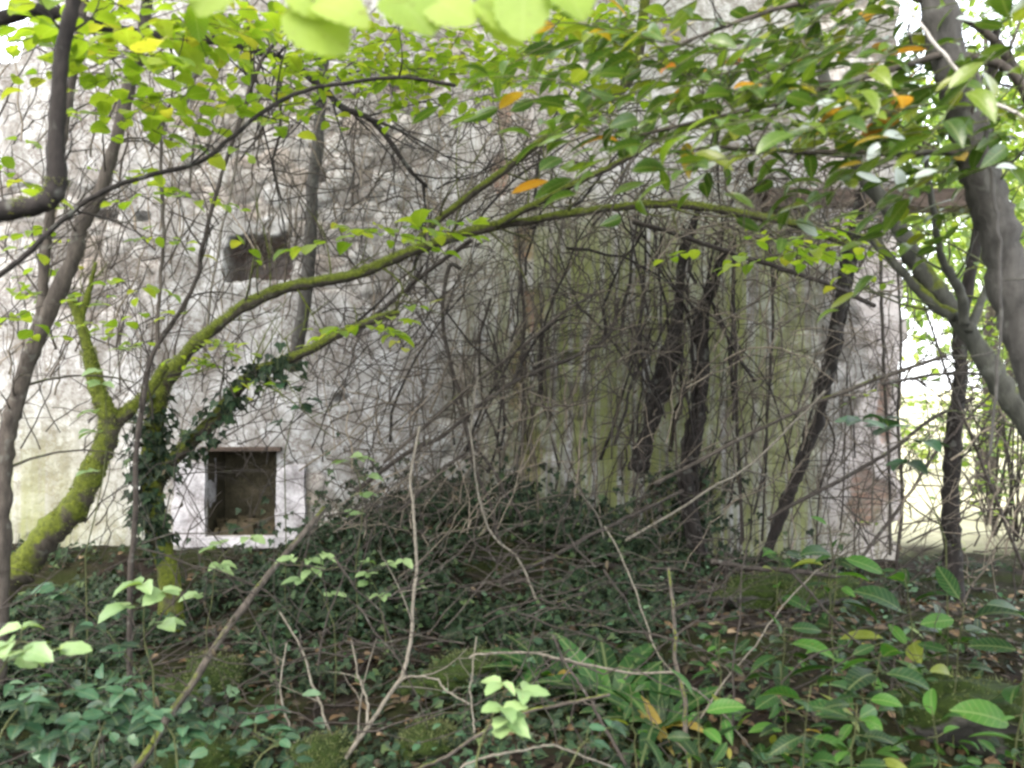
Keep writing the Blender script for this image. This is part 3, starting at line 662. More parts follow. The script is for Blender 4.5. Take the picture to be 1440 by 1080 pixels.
# 11 near blurred leaves hanging into the top
Y = 1.35
ov = [(900, gpx(900, Y)), (960, 900), (990, 300), (930, -120), (800, -160), (600, -150), (420, -130)]
t = thing('hazel_shoot', 'close pale yellow green hazel leaves hanging into the top of the view', 'shrub', (1.6, 1.2, float(ground_z(1.6, 1.2))))
pp = catmull([(1.6, 1.2, 0), (1.55, 1.2, 1.4), (1.2, 1.25, 2.3), (.5, 1.35, 2.42), (0, 1.4, 2.34), (-.4, 1.4, 2.3), (-.55, 1.38, 2.22)], 8)
mb = MB(); tube(mb, pp, np.linspace(.009, .002, len(pp)), 6)
lv = Leaves()
for (px, py, s, dx, dz) in ((405, 8, .115, .8, -.55), (400, -35, .10, .7, -.5), (545, -10, .105, .7, -.6), (570, -40, .10, .5, -.8), (668, 0, .095, .8, -.5), (738, -28, .115, -.05, -1), (440, 2, .10, .9, -.35), (598, -6, .095, .85, -.5), (700, -25, .10, .3, -.9), (775, -30, .09, .6, -.7), (330, -50, .10, -.5, -.7), (250, -45, .09, .6, -.4)):
    lv.put(P(px, py, 1.4), np.array([dx, rng.normal(0, .25), dz]), np.array([rng.normal(0, .25), -1, .75]), s)
    q = P(px, py, 1.4); j = np.argmin(np.abs(pp[:, 0]-q[0])+(pp[:, 2] < 2)*9)
    tube(mb, np.array([pp[j], .5*(pp[j]+q)+np.array([0, 0, .02]), q]), .0015, 4)
mb.build('stem', M['stem_tan'], t); mb = MB(); lv.to(mb, T_NEAR); mb.build('foliage', M['near'], t)

# ============================================================ stems, vines and fallen branches traced one by one
def stem(name, cat, label, mat, Y0, Y1, w0, w1, pts, twigs=0, lo=.1, hi=.4, group=None, rough=.12, up=.2, sides=7):
    p = wander(pxpath(pts, Y0, Y1, 8), .02); kf = .55 if mat in ('stem_tan', 'stem_pale') else .85; r = radii(p, w0*kf, w1*kf)
    mb = MB(); tube(mb, p, r, sides, rough)
    if twigs: side_twigs(mb, p, r, twigs, lo, hi, up)
    return tag(mb.build(name, M[mat], loc=p[0]), label, cat, group), p, r
G1 = 'ivy trunks on the wall'
def big_vine(label, pts, Y, ws, frayed):
    p = wander(pxpath(pts, Y, Y, 8), .05); n = len(p)
    t = thing('ivy_trunk', label, 'vine', p[-1] if not frayed else p[0], G1)
    mb = MB(); r = np.interp(np.linspace(0, 1, n), np.linspace(0, 1, len(ws)), ws)*Y/F*.5
    r = .72*r*(.65+.8*fbm(np.arange(n)*.45, np.zeros(n)+ws[0]+p[0, 0]*9, 7))
    tube(mb, p, r, 9, .45)
    for _ in range(6):                                    # strands twisted round it
        ph = rng.uniform(0, 6); s = np.linspace(0, 1, n); off = np.stack([np.cos(s*7+ph), np.sin(s*7+ph)*.6, 0*s], 1)*(r*rng.uniform(.8, 1.5))[:, None]
        tube(mb, wander(p+off, .03), r*rng.uniform(.2, .42), 5, .4)
    mb.build('trunk', M['bark_dark'], t)
    mb = MB()
    for _ in range(26):
        i = rng.integers(0, n); d = rng.normal(0, 1, 3)*np.array([1, .35, .5]); L = rng.uniform(.1, .4)
        tube(mb, np.array([p[i], p[i]+d*L*.5, p[i]+d*L+np.array([0, 0, -.2*L])]), [.004, .003, .0015], 4, cap=False)
    tag(mb.build('rootlets', M['stem_dark'], t), kind='stuff'); return t
big_vine('dark ivy trunk cut off short above the ground, left of its two neighbours', [(985, 290), (965, 340), (953, 380), (947, 443), (937, 510), (923, 567), (910, 610), (898, 660)], 7.5, [10, 14, 18, 22, 26, 26], True)
big_vine('thick dark ivy trunk rooted at the wall foot, middle of three', [(1020, 350), (1003, 400), (991, 437), (988, 527), (980, 593), (970, 643), (968, 700), (985, 800)], 7.5, [12, 18, 22, 26, 26, 32], False)
big_vine('sinuous dark ivy trunk bowing right before the pale plaster, rightmost of three', [(1212, 270), (1200, 330), (1190, 377), (1183, 443), (1170, 503), (1155, 556), (1136, 610), (1120, 677), (1100, 725), (1070, 800)], 7.2, [16, 22, 22, 20, 18, 16], False)

stem('fallen_branch', 'branch', 'dark branch lodged diagonally above the arching bough, pointing up right', 'bark_moss', 5.9, 5.4, 12, 18, [(590, 335), (613, 313), (653, 283), (713, 240), (763, 200), (813, 170), (847, 147), (880, 123), (897, 83), (905, 20), (915, -70)], 22, .2, .7)
stem('fallen_branch', 'branch', 'thinner mossy branch rising right from the middle of the arching bough', 'bark_moss', 5.9, 5.6, 13, 9, [(700, 316), (727, 300), (770, 277), (813, 253), (845, 238), (877, 223), (930, 195), (1000, 170)], 12, .2, .5)
stem('fallen_branch', 'branch', 'thin dark branch crossing under the arching bough towards the upper right', 'stem_dark', 6.3, 6.2, 7, 8, [(500, 470), (547, 427), (583, 393), (620, 367), (662, 338)], 6, .2, .4)
stem('fallen_branch', 'branch', 'thin dark branch sloping down right from the arching bough to the sinuous ivy trunk', 'stem_dark', 6.3, 6.8, 8, 8, [(890, 312), (950, 328), (1000, 345), (1077, 370), (1160, 397), (1230, 430)], 10, .2, .6)
stem('climbing_vine', 'vine', 'thin dark stem sweeping in a long curve across the upper left to the top', 'bark_dark', 3.0, 3.6, 10, 6, [(-60, 430), (0, 385), (33, 357), (83, 310), (140, 267), (200, 247), (273, 227), (320, 193), (367, 157), (417, 130), (480, 117), (560, 108), (640, 120)], 10, .1, .35)
stem('climbing_vine', 'vine', 'black stem bowed like a bracket on the bare plaster at the centre', 'stem_dark', 7.0, 6.8, 7, 6, [(648, 378), (633, 373), (624, 410), (622, 460), (633, 510), (647, 560), (658, 610), (668, 660), (690, 710), (700, 760)], 6, .1, .4)
stem('climbing_vine', 'vine', 'dark stem rising diagonally through the tangle from lower left to the wall centre', 'stem_dark', 6.4, 6.9, 8, 6, [(500, 690), (577, 633), (620, 613), (667, 577), (720, 540), (763, 520), (813, 500), (857, 470), (870, 420)], 14, .2, .7)
stem('climbing_vine', 'vine', 'slim brown stem running parallel above the diagonal one in the tangle', 'bark_brown', 6.5, 6.9, 6, 5, [(540, 650), (597, 600), (640, 560), (687, 523), (733, 487), (790, 440), (840, 412)], 12, .2, .6)
stem('climbing_vine', 'vine', 'short dark stick slanting above the ivy bank at the centre', 'stem_dark', 6.4, 6.5, 7, 5, [(560, 720), (597, 687), (633, 653), (657, 637)], 2, .1, .3)
stem('climbing_vine', 'vine', 'pale hanging vine curling out of the tangle and down into the ivy bank', 'stem_tan', 6.2, 5.6, 5, 7, [(672, 530), (667, 560), (663, 610), (670, 660), (677, 700), (693, 750), (727, 783), (747, 827), (763, 865)], 3, .1, .2)
stem('climbing_vine', 'vine', 'pale thin vine wriggling down the plaster right of the wall centre', 'stem_tan', 7.3, 7.0, 4, 5, [(780, 480), (773, 547), (770, 587), (787, 640), (813, 687), (840, 725), (850, 760)], 2, .1, .2)
stem('climbing_vine', 'vine', 'dark stem low on the plaster, curving down right into the ivy bank', 'stem_dark', 7.2, 7.0, 5, 6, [(640, 560), (663, 620), (690, 650), (712, 690), (730, 720), (740, 760)], 4, .1, .3)
stem('climbing_vine', 'vine', 'greenish brown runner slanting up right across the algae streaks', 'bark_brown', 6.6, 6.4, 7, 7, [(920, 680), (973, 653), (1043, 613), (1127, 573), (1167, 557), (1250, 527), (1330, 500)], 8, .1, .4)
stem('climbing_vine', 'vine', 'tan runner slanting up right just below the greenish one', 'stem_tan', 6.0, 6.2, 7, 6, [(880, 760), (960, 713), (1010, 680), (1060, 647), (1127, 583), (1160, 550)], 5, .1, .3)
stem('climbing_vine', 'vine', 'dark runner crossing before the pale pink plaster at the wall end', 'stem_dark', 6.5, 6.4, 7, 6, [(1080, 730), (1120, 707), (1193, 670), (1250, 637), (1310, 590), (1370, 560)], 6, .1, .4)
stem('climbing_vine', 'vine', 'dark reddish runner slanting over the ivy bank towards the ivy trunks', 'stem_dark', 6.2, 6.6, 7, 6, [(700, 815), (777, 783), (847, 747), (897, 720), (960, 690)], 5, .1, .4)
stem('bare_shoot', 'stem', 'long pale leaning stick at lower left, running down from below the window', 'bark_brown', 5.2, 3.1, 9, 15, [(455, 715), (447, 727), (387, 800), (333, 873), (283, 947), (233, 1017), (190, 1082), (150, 1140)], 3, .1, .25)
stem('bare_shoot', 'stem', 'tall tan stem curving from the bottom edge up through the ivy bank', 'stem_tan', 3.6, 4.6, 13, 6, [(440, 1120), (480, 1072), (523, 1010), (560, 950), (577, 887), (583, 803), (580, 720), (578, 670), (590, 600)], 4, .2, .5)
stem('bare_shoot', 'stem', 'short bare sprig branching beside the tall tan stem', 'stem_tan', 3.7, 3.9, 8, 4, [(516, 1020), (516, 985), (503, 945), (494, 900)], 0)
stem('bare_shoot', 'stem', 'tan bowed stem at lower left, right of a wriggling pair', 'stem_tan', 3.8, 4.4, 8, 5, [(478, 1090), (465, 1035), (447, 973), (423, 910), (393, 860)], 2, .1, .2)
stem('bare_shoot', 'stem', 'wriggling pale stem rising from the bottom edge left of the bowed one', 'stem_tan', 3.6, 4.0, 8, 4, [(430, 1100), (423, 1073), (403, 1030), (393, 973), (403, 903)], 2, .1, .25)
stem('bare_shoot', 'stem', 'thin tan stem arching sideways off the tall one above the pale leaves', 'stem_tan', 3.9, 3.8, 6, 5, [(560, 962), (573, 950), (607, 953), (630, 970), (660, 990)], 0)
stem('bare_shoot', 'stem', 'horizontal tan stem lying over the fern tongues at lower centre', 'stem_tan', 3.9, 3.9, 6, 7, [(660, 925), (673, 920), (740, 920), (797, 933), (880, 947), (950, 945)], 3, .1, .2)
stem('bare_shoot', 'stem', 'upright straight tan shoot just above the pale bramble leaves', 'stem_tan', 3.3, 3.5, 5, 3, [(667, 1030), (667, 1007), (663, 953), (670, 895)], 0)
stem('bare_shoot', 'stem', 'grey stick slanting up right behind the pale bramble leaves', 'bark_brown', 3.0, 3.5, 6, 6, [(540, 1110), (590, 1080), (640, 1057), (713, 1012), (780, 993), (857, 977)], 3, .1, .2)
stem('bare_shoot', 'stem', 'low tan stem bowing along the bottom edge under the pale bramble leaves', 'stem_tan', 2.9, 3.0, 7, 5, [(640, 1090), (663, 1073), (730, 1057), (785, 1057), (840, 1070), (880, 1090)], 0)
stem('bare_shoot', 'stem', 'thin brown stem leaning left over the dark hollow at lower centre', 'stem_dark', 3.8, 3.4, 4, 6, [(777, 893), (800, 937), (827, 977), (843, 1013), (880, 1075)], 2, .1, .2)
stem('bare_shoot', 'stem', 'pale stem dangling into the tongue leaves right of centre', 'stem_tan', 5.0, 4.2, 4, 5, [(850, 740), (873, 777), (890, 817), (907, 863), (927, 920), (952, 950)], 2, .1, .2)
stem('bare_shoot', 'stem', 'grey brown stem climbing steeply between the seedlings right of centre', 'bark_brown', 3.3, 4.6, 9, 6, [(975, 1120), (965, 1040), (955, 960), (950, 880), (940, 800)], 4, .1, .3)
stem('bare_shoot', 'stem', 'pale crossing twig low among the laurel seedlings at lower right', 'stem_tan', 3.3, 3.6, 5, 4, [(960, 960), (1000, 985), (1040, 1030), (1080, 1085)], 2, .1, .2)
stem('bare_shoot', 'stem', 'thin straight twig slanting up right behind the laurel seedlings', 'stem_tan', 3.6, 4.0, 5, 4, [(985, 1010), (1020, 955), (1060, 910), (1095, 860), (1150, 800)], 2, .1, .3)
stem('bare_shoot', 'stem', 'brown stick lying level on the right bank before the ivy trunks', 'stem_dark', 5.2, 5.2, 9, 8, [(1000, 790), (1050, 795), (1110, 800), (1180, 812)], 4, .1, .3)
stem('hanging_vine', 'vine', 'whitish vine slung across the thick trunk at the top right', 'stem_pale', 2.6, 2.6, 8, 11, [(1262, -40), (1280, 13), (1310, 50), (1353, 93), (1387, 130), (1440, 163), (1520, 190)], 2, .1, .2)
stem('hanging_vine', 'vine', 'thin vine hanging straight down the face of the thick right trunk', 'bark_grey', 2.6, 2.7, 8, 5, [(1370, 90), (1387, 150), (1393, 200), (1403, 283), (1408, 393), (1407, 493), (1400, 567), (1392, 640)], 2, .1, .2)
stem('hanging_vine', 'vine', 'white curled shoot lit at the top centre between leaves', 'stem_pale', 4.2, 4.3, 4, 5, [(838, 10), (825, 50), (808, 80), (797, 105), (790, 130)], 1, .05, .1)
stem('hanging_vine', 'vine', 'pale stem running up beside the upper hole in the wall', 'stem_tan', 6.6, 6.8, 7, 5, [(290, 480), (300, 400), (320, 300), (338, 210), (350, 120), (352, 40)], 4, .2, .5)
stem('hanging_vine', 'vine', 'grey weathered stem climbing the wall right of the upper hole', 'bark_grey', 7.3, 7.3, 24, 16, [(412, 520), (425, 440), (435, 350), (440, 270), (450, 190), (455, 110), (460, -20)], 8, .2, .6)
stem('hanging_vine', 'vine', 'dark drooping vine hung from the dark limb left of the bare plaster', 'stem_dark', 6.0, 6.2, 6, 4, [(395, 90), (393, 140), (392, 190), (385, 235), (395, 280)], 6, .1, .4)
for (lab, pts, w) in (('straight dark vine dropping left of the middle ivy trunk', [(1033, 330), (1030, 420), (1033, 510), (1037, 620), (1045, 760)], 7),
                 ('dark vine dropping along the pale plaster near the wall corner', [(1238, 300), (1240, 400), (1243, 520), (1250, 640), (1252, 780)], 6),
                 ('bowed thin vine on the pink plaster right of the sinuous ivy trunk', [(1150, 560), (1168, 600), (1170, 630), (1155, 670), (1150, 720), (1148, 780)], 4),
                 ('faint straight vine dropping through the greenest algae streak', [(1085, 360), (1086, 450), (1082, 540), (1078, 640), (1072, 760)], 5),
                 ('slender dark vine below the upper brick patch', [(730, 380), (738, 450), (735, 520), (742, 590), (728, 660), (735, 720)], 6),
                 ('crooked dark vine left of the brick strip at mid height', [(690, 420), (675, 480), (680, 560), (700, 620), (705, 700)], 5)):
    stem('wall_vine', 'vine', lab, 'stem_dark', 7.75, 7.8, w, w*.8, pts, 6, .1, .4, 'slim vines clinging to the wall')
for (lab, pts, Y) in (('bare whip slanting up left out of the doorway undergrowth', [(1440, 800), (1400, 700), (1370, 620), (1330, 520), (1300, 430)], 6.0),
                      ('bare whip slanting up right out of the doorway undergrowth', [(1200, 800), (1260, 720), (1310, 650), (1360, 590), (1430, 520)], 6.2),
                      ('bare upright whip just left of the doorway stem', [(1260, 800), (1268, 700), (1262, 600), (1268, 480), (1262, 380)], 6.6),
                      ('level bare whip crossing the bright doorway', [(1240, 540), (1300, 528), (1350, 522), (1420, 530), (1500, 520)], 5.2)):
    stem('doorway_whip', 'stem', lab, 'stem_dark', Y, Y+.2, 6, 4, pts, 12, .2, .6, 'bare whips by the doorway')

# ============================================================ ivy, tangle and other uncountable growth
WITH = Leaves(); T_WITH = leaf_tmpl(4, .34, .4, .5, .6)
def tangle(name, label, mat, zones, group=None):
    mb = MB()
    for (x0, x1, y0, y1, Y0, Y1, n, L0, L1, a0, a1, w) in zones:
        for _ in range(n):
            px = rng.uniform(x0, x1); py = rng.uniform(y0, y1); Yy = rng.uniform(Y0, Y1)
            a = math.radians(rng.normal((a0+a1)/2, (a1-a0)/2)); L = rng.uniform(L0, L1)
            d = np.array([math.cos(a), rng.normal(0, .25), math.sin(a)]); b = rng.normal(0, .28, 3); b[1] *= .4; b[2] -= .2
            k = 9; s = np.linspace(0, 1, k)[:, None]
            q = P(px, py, Yy)+d*L*(s-.5)+b*L*(s-.3)**2; q += rng.normal(0, .011, q.shape)
            q[:, 1] = np.minimum(q[:, 1], 7.9)
            g = ground_z(q[:, 0], q[:, 1]); q[:, 2] = np.maximum(q[:, 2], g+.01)
            r = rng.uniform(.5, 1.4)*w*Yy/F*.5
            tube(mb, q, np.linspace(r, r*.4, k), 4, cap=False)
            for _k in range(rng.integers(0, 4)):
                j = rng.integers(1, k-1); dd = d+rng.normal(0, .6, 3); LL = L*rng.uniform(.1, .35)
                tube(mb, np.array([q[j], q[j]+dd*LL*.5+rng.normal(0, .03, 3)*LL, q[j]+dd*LL]), [r*.6, r*.4, r*.25], 3, cap=False)
                if rng.random() < .16: WITH.put(q[j]+dd*LL, np.array([rng.normal(0, .4), rng.normal(0, .4), -1]), rand_dir(), rng.uniform(.025, .06))
    return tag(mb.build(name, M[mat]), label, 'vines', kind='stuff')
tangle('vine_tangle', 'tangle of fine brown bare vine stems over the wall', 'tangle', [
    (520, 900, 360, 720, 6.0, 7.7, 95, .3, 1.3, 10, 70, 2.2), (480, 740, 540, 760, 5.6, 7.4, 80, .3, 1.0, 0, 75, 2.2),
    (820, 1220, 290, 500, 6.2, 7.7, 105, .3, 1.1, -40, 60, 2.2), (880, 1260, 480, 800, 6.4, 7.7, 80, .3, 1.1, 20, 90, 2.2),
    (700, 1200, 170, 330, 5.8, 7.6, 130, .3, 1.0, -30, 60, 2.2), (430, 720, 120, 340, 5.8, 7.6, 70, .3, 1.0, 20, 130, 2.2),
    (0, 420, 60, 520, 5.8, 7.7, 80, .4, 1.4, 55, 110, 2.6), (1000, 1280, 220, 340, 6.2, 7.5, 150, .2, .7, -50, 60, 2.6),
    (1240, 1440, 380, 820, 5.4, 7.2, 70, .3, 1.0, 20, 110, 2.6)])
tangle('vine_tangle', 'upright dead ivy stems clinging flat to the plaster', 'tangle', [
    (560, 1260, 330, 760, 7.74, 7.9, 170, .5, 1.8, 82, 98, 2.4), (60, 560, 80, 560, 7.74, 7.9, 70, .4, 1.5, 75, 100, 2.6)])
tangle('vine_tangle', 'finest dark bare twigs crisscrossing before the plaster', 'stem_dark', [
    (420, 900, 120, 560, 6.0, 7.7, 330, .3, 1.1, 0, 120, 1.7), (820, 1260, 280, 700, 6.2, 7.7, 130, .3, 1.0, 0, 110, 1.7), (0, 420, 40, 600, 5.6, 7.7, 150, .3, 1.1, 30, 110, 1.8), (140, 600, 470, 800, 5.0, 7.4, 110, .3, 1.0, 10, 110, 1.9),
    (0, 1440, 720, 1000, 3.2, 5.6, 150, .25, .8, 20, 120, 1.9)])
tangle('vine_tangle', 'darker thicker dead vines hanging before the right half of the plaster', 'bark_dark', [
    (560, 1260, 300, 640, 6.8, 7.8, 28, .7, 1.8, 60, 105, 4.2), (640, 1000, 150, 420, 6.4, 7.6, 18, .6, 1.4, 20, 70, 3.6), (880, 1060, 330, 700, 7.2, 7.8, 26, .6, 1.5, 70, 105, 4.5)])
tangle('twig_litter', 'brown dead twigs strewn over the woodland floor', 'stem_dark', [
    (0, 1440, 800, 1080, 3.2, 5.5, 150, .2, .9, -20, 50, 2.6), (560, 1300, 760, 900, 5, 7, 110, .2, .9, -15, 60, 2.6)])

mb = MB(); WITH.to(mb, T_WITH); tag(mb.build('withered_leaves', M['dark_dead']), 'withered dark leaves hanging in the bare vines', 'leaves', kind='stuff')

def ivy_scatter(n, fn):
    lv = Leaves(); k = 0
    while k < n:
        r = fn()
        if r is None: continue
        lv.put(*r); k += 1
    return lv
def ground_ivy():
    y = rng.uniform(2.6, 7.75); x = rng.uniform(-.62*y-.4, .62*y+.4)
    d = bump2(x, y, -.5, 6.7, 1.6, 1.3)*1.2+bump2(x, y, -2.4, 5.6, 1.3, 1.2)*.8+bump2(x, y, -2.4, 3.6, .9, .8)*.45+.35*bump2(x, y, .6, 5.6, 1, .9)+.22
    d *= sstep(.40, .54, fbm(x*1.6, y*1.6, 41))*1.15+.05
    d *= 1-.75*float(sstep(.5, 1.3, x))*float(sstep(7.2, 6.2, y))
    if rng.random() > d: return None
    z = float(ground_z(x, y))+rng.uniform(.01, .17)*min(1, d+.2)
    a = rng.uniform(0, 2*PI); ax = np.array([math.cos(a), math.sin(a), -.35]); nn = np.array([rng.normal(0, .4), -.45+rng.normal(0, .4), .9])
    return np.array([x, y, z]), ax, nn, rng.uniform(.028, .068)
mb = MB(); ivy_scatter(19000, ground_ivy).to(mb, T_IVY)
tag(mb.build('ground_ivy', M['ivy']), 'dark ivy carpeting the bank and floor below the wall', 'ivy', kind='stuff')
def wall_ivy():
    px = rng.normal(690, 150); x = wx(px); h = abs(rng.normal(0, .22))*(.4+1.2*fbm(px*.012, 0, 4))
    y = 7.85-rng.uniform(0, .3); z = float(ground_z(x, 7.6))+h
    if rng.random() < .25: x = wx(rng.normal(955, 34)); z = wz(rng.uniform(650, 800)); y = 7.8-rng.uniform(0, .2)
    return np.array([x, y, z]), np.array([rng.normal(0, .6), -.3, -1.]), np.array([rng.normal(0, .4), -1, .4+rng.normal(0, .3)]), rng.uniform(.04, .085)
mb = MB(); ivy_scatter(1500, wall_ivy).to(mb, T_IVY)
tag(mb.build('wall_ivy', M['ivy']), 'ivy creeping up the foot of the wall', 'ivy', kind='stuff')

# climbing ivy on the mossy tree
def trunk_ivy(label, path, r, n, lo, hi, size):
    t = thing('climbing_ivy', label, 'ivy', path[int(len(path)*lo)])
    lv = Leaves(); tw = MB(); m = len(path)
    for k in range(3):
        s = np.arange(int(m*lo), max(int(m*hi), int(m*lo)+3)); ph = rng.uniform(0, 6)
        q = path[s]+np.stack([np.cos(s*.35+ph), -np.abs(np.sin(s*.35+ph)), 0*s], 1)*(r[s]*1.05)[:, None]; tube(tw, q, .004, 4)
    for _ in range(n):
        i = rng.integers(int(m*lo), int(m*hi)); d = rand_dir(); d[1] = -abs(d[1])
        lv.put(path[i]+d*(r[i]+rng.uniform(.01, .1)), np.array([d[0], d[1]*.4, -.8])+rng.normal(0, .3, 3), d+np.array([0, 0, .4]), rng.uniform(.6, 1.2)*size)
    mb = MB(); lv.to(mb, T_IVY); mb.build('foliage', M['ivy'], t); tag(tw.build('stems', M['stem_dark'], t), kind='stuff')
ps, p1, p2 = MOSSY
trunk_ivy('dark ivy wrapped round the trunk beside the square window', *ps[0], 330, .36, .80, .07)
trunk_ivy('ivy climbing along the lower short bough of the mossy tree', *p2[0], 150, .08, .62, .07)

# leaf litter
lv = Leaves()
for _ in range(5200):
    y = rng.uniform(2.4, 7.7); x = rng.uniform(-.62*y, .62*y)
    if rng.random() > .3+.9*bump2(x, y, 1.6, 5.2, 1.8, 1.4)+.5*bump2(x, y, 0, 4.4, 1.5, .7): continue
    a = rng.uniform(0, 2*PI); lv.put(np.array([x, y, float(ground_z(x, y))+rng.uniform(.004, .03)]), np.array([math.cos(a), math.sin(a), rng.normal(0, .25)]), np.array([rng.normal(0, .4), rng.normal(0, .4), 1]), rng.uniform(.03, .08))
mb = MB(); lv.to(mb, T_SMALL); tag(mb.build('leaf_litter', M['dead_leaf']), 'brown fallen leaves scattered over the floor', 'leaf litter', kind='stuff')
# small seedlings and grass-like green specks
lv = Leaves()
for _ in range(2600):
    y = rng.uniform(2.5, 6.5); x = rng.uniform(-.62*y, .62*y)
    if fbm(x*2.2, y*2.2, 77) < .5: continue
    a = rng.uniform(0, 2*PI); lv.put(np.array([x, y, float(ground_z(x, y))+rng.uniform(.02, .16)]), np.array([math.cos(a), math.sin(a), rng.normal(.1, .3)]), np.array([rng.normal(0, .4), rng.normal(-.2, .4), 1]), rng.uniform(.025, .06))
mb = MB(); lv.to(mb, T_SMALL); tag(mb.build('herb_layer', M['bramble']), 'small green herb leaves on the woodland floor', 'undergrowth', kind='stuff')

# broad seedling leaves low in the right foreground, bramble leaves low on the left
lv = Leaves()
for _ in range(520):
    y = rng.uniform(2.5, 4.4); x = rng.normal(.36*y, .20*y)
    if x > .6*y or x < .05*y: continue
    a = rng.uniform(0, 2*PI); lv.put(np.array([x, y, float(ground_z(x, y))+rng.uniform(.02, .26)]), np.array([math.cos(a), math.sin(a)-.2, rng.normal(0, .4)]), np.array([rng.normal(0, .5), rng.normal(-.25, .4), 1]), rng.uniform(.04, .12))
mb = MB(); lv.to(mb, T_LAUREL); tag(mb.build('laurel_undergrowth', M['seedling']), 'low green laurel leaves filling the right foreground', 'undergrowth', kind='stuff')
lv = Leaves()
for _ in range(620):
    y = rng.uniform(2.5, 4.2); x = rng.normal(-.42*y, .11*y)
    if x < -.62*y or fbm(x*3, y*3, 15) < .42: continue
    a = rng.uniform(0, 2*PI); lv.put(np.array([x, y, float(ground_z(x, y))+rng.uniform(.03, .34)]), np.array([math.cos(a), math.sin(a)-.2, rng.normal(-.1, .3)]), np.array([rng.normal(0, .4), rng.normal(-.35, .35), 1]), rng.uniform(.045, .10))
mb = MB(); lv.to(mb, T_BRAM); tag(mb.build('bramble_undergrowth', M['bramble']), 'bluish green bramble leaves filling the left foreground', 'undergrowth', kind='stuff')

# mossy stones
def rock(label, px, py, Y, rx, rz):
    c = P(px, py, Y); g = float(ground_z(c[0], Y)); c[2] = max(min(c[2], g+rz*.5), g-.05)
    me = bpy.data.meshes.new('mossy_stone'); import bmesh
    bm = bmesh.new(); bmesh.ops.create_icosphere(bm, subdivisions=4, radius=1)
    sd = rng.integers(0, 999)
    for v in bm.verts:
        n = v.co.normalized(); k = 1+1.1*(float(fbm(n.x*1.5+n.z+sd, n.y*1.5-n.z, int(sd)))-.5)+.12*(float(fbm(n.x*7+sd, n.y*7+n.z*5, 5))-.5)
        v.co = Vector((n.x*rx*k*1.25, n.y*rx*.8*k, n.z*rz*k*.72+.25*rz*max(0, float(vnoise(n.x*2.2+sd, n.y*2.2, 3))-.4)))
    bm.to_mesh(me); bm.free(); me.materials.append(M['rock'])
    for p in me.polygons: p.use_smooth = True
    o = bpy.data.objects.new('mossy_stone', me); C.objects.link(o); o.location = c; o.rotation_euler = (rng.normal(0, .15), rng.normal(0, .15), rng.uniform(0, 6))
    m = MB(); V = np.array([(o.matrix_basis @ v.co)[:] for v in me.vertices]); N = np.array([(o.matrix_basis.to_3x3() @ v.normal)[:] for v in me.vertices])
    i = rng.integers(0, len(V), 2600); i = i[N[i, 2] > rng.uniform(-.3, .4, len(i))]; n = len(i)
    q = V[i]+rng.normal(0, .012, (n, 3)); ax = N[i]+rng.normal(0, .5, (n, 3)); L = rng.uniform(.006, .018, n)[:, None]; w = np.cross(ax, rng.normal(0, 1, (n, 3))); w /= np.linalg.norm(w, axis=1)[:, None]
    m.add(np.stack([q-w*L*.25, q+w*L*.25, q+ax*L], 1).reshape(-1, 3), [np.arange(3*n).reshape(-1, 3)])
    mo = m.build('moss', M['moss_dark'], loc=c); mo.parent = o; mo.location = (0, 0, 0); mo.rotation_euler = (0, 0, 0)
    mo.data.transform(o.matrix_basis.to_3x3().inverted().to_4x4()); mo['kind'] = 'stuff'
    return tag(o, label, 'stone', 'mossy stones on the floor')
M['moss_dark'] = leaf_mat('dark_moss_blade', [(0, (.004, .010, .001)), (.6, (.010, .021, .002)), (1, (.026, .042, .004))], .25, 1.3, .7, .2)
for a in (('mossy stone behind the leaning pale stick, just right of the ivy covered trunk', 292, 905, 4.6, .20, .15), ('mossy stone low left of centre with the stick crossing before it', 290, 1000, 3.7, .17, .12),
          ('rounded mossy stone at the bottom edge below the stick', 262, 1075, 3.3, .16, .10), ('mossy stone between the wriggling stem and the tall tan stem', 452, 1010, 3.7, .15, .12),
          ('mossy stone half buried in ivy right of the tall tan stem', 640, 925, 4.6, .22, .12), ('mossy stone on the right bank under the level stick', 1075, 820, 5.3, .22, .15),
          ('mossy stone on the right bank, right of its neighbour', 1150, 822, 5.2, .20, .13), ('broad mossy stone in the bottom right corner behind seedlings', 1380, 960, 3.7, .28, .20),
          ('small mossy stone left of the fern tongues', 600, 985, 3.9, .13, .09), ('mossy stone at the bottom left among bramble leaves', 75, 1060, 3.3, .17, .10)): rock(*a)

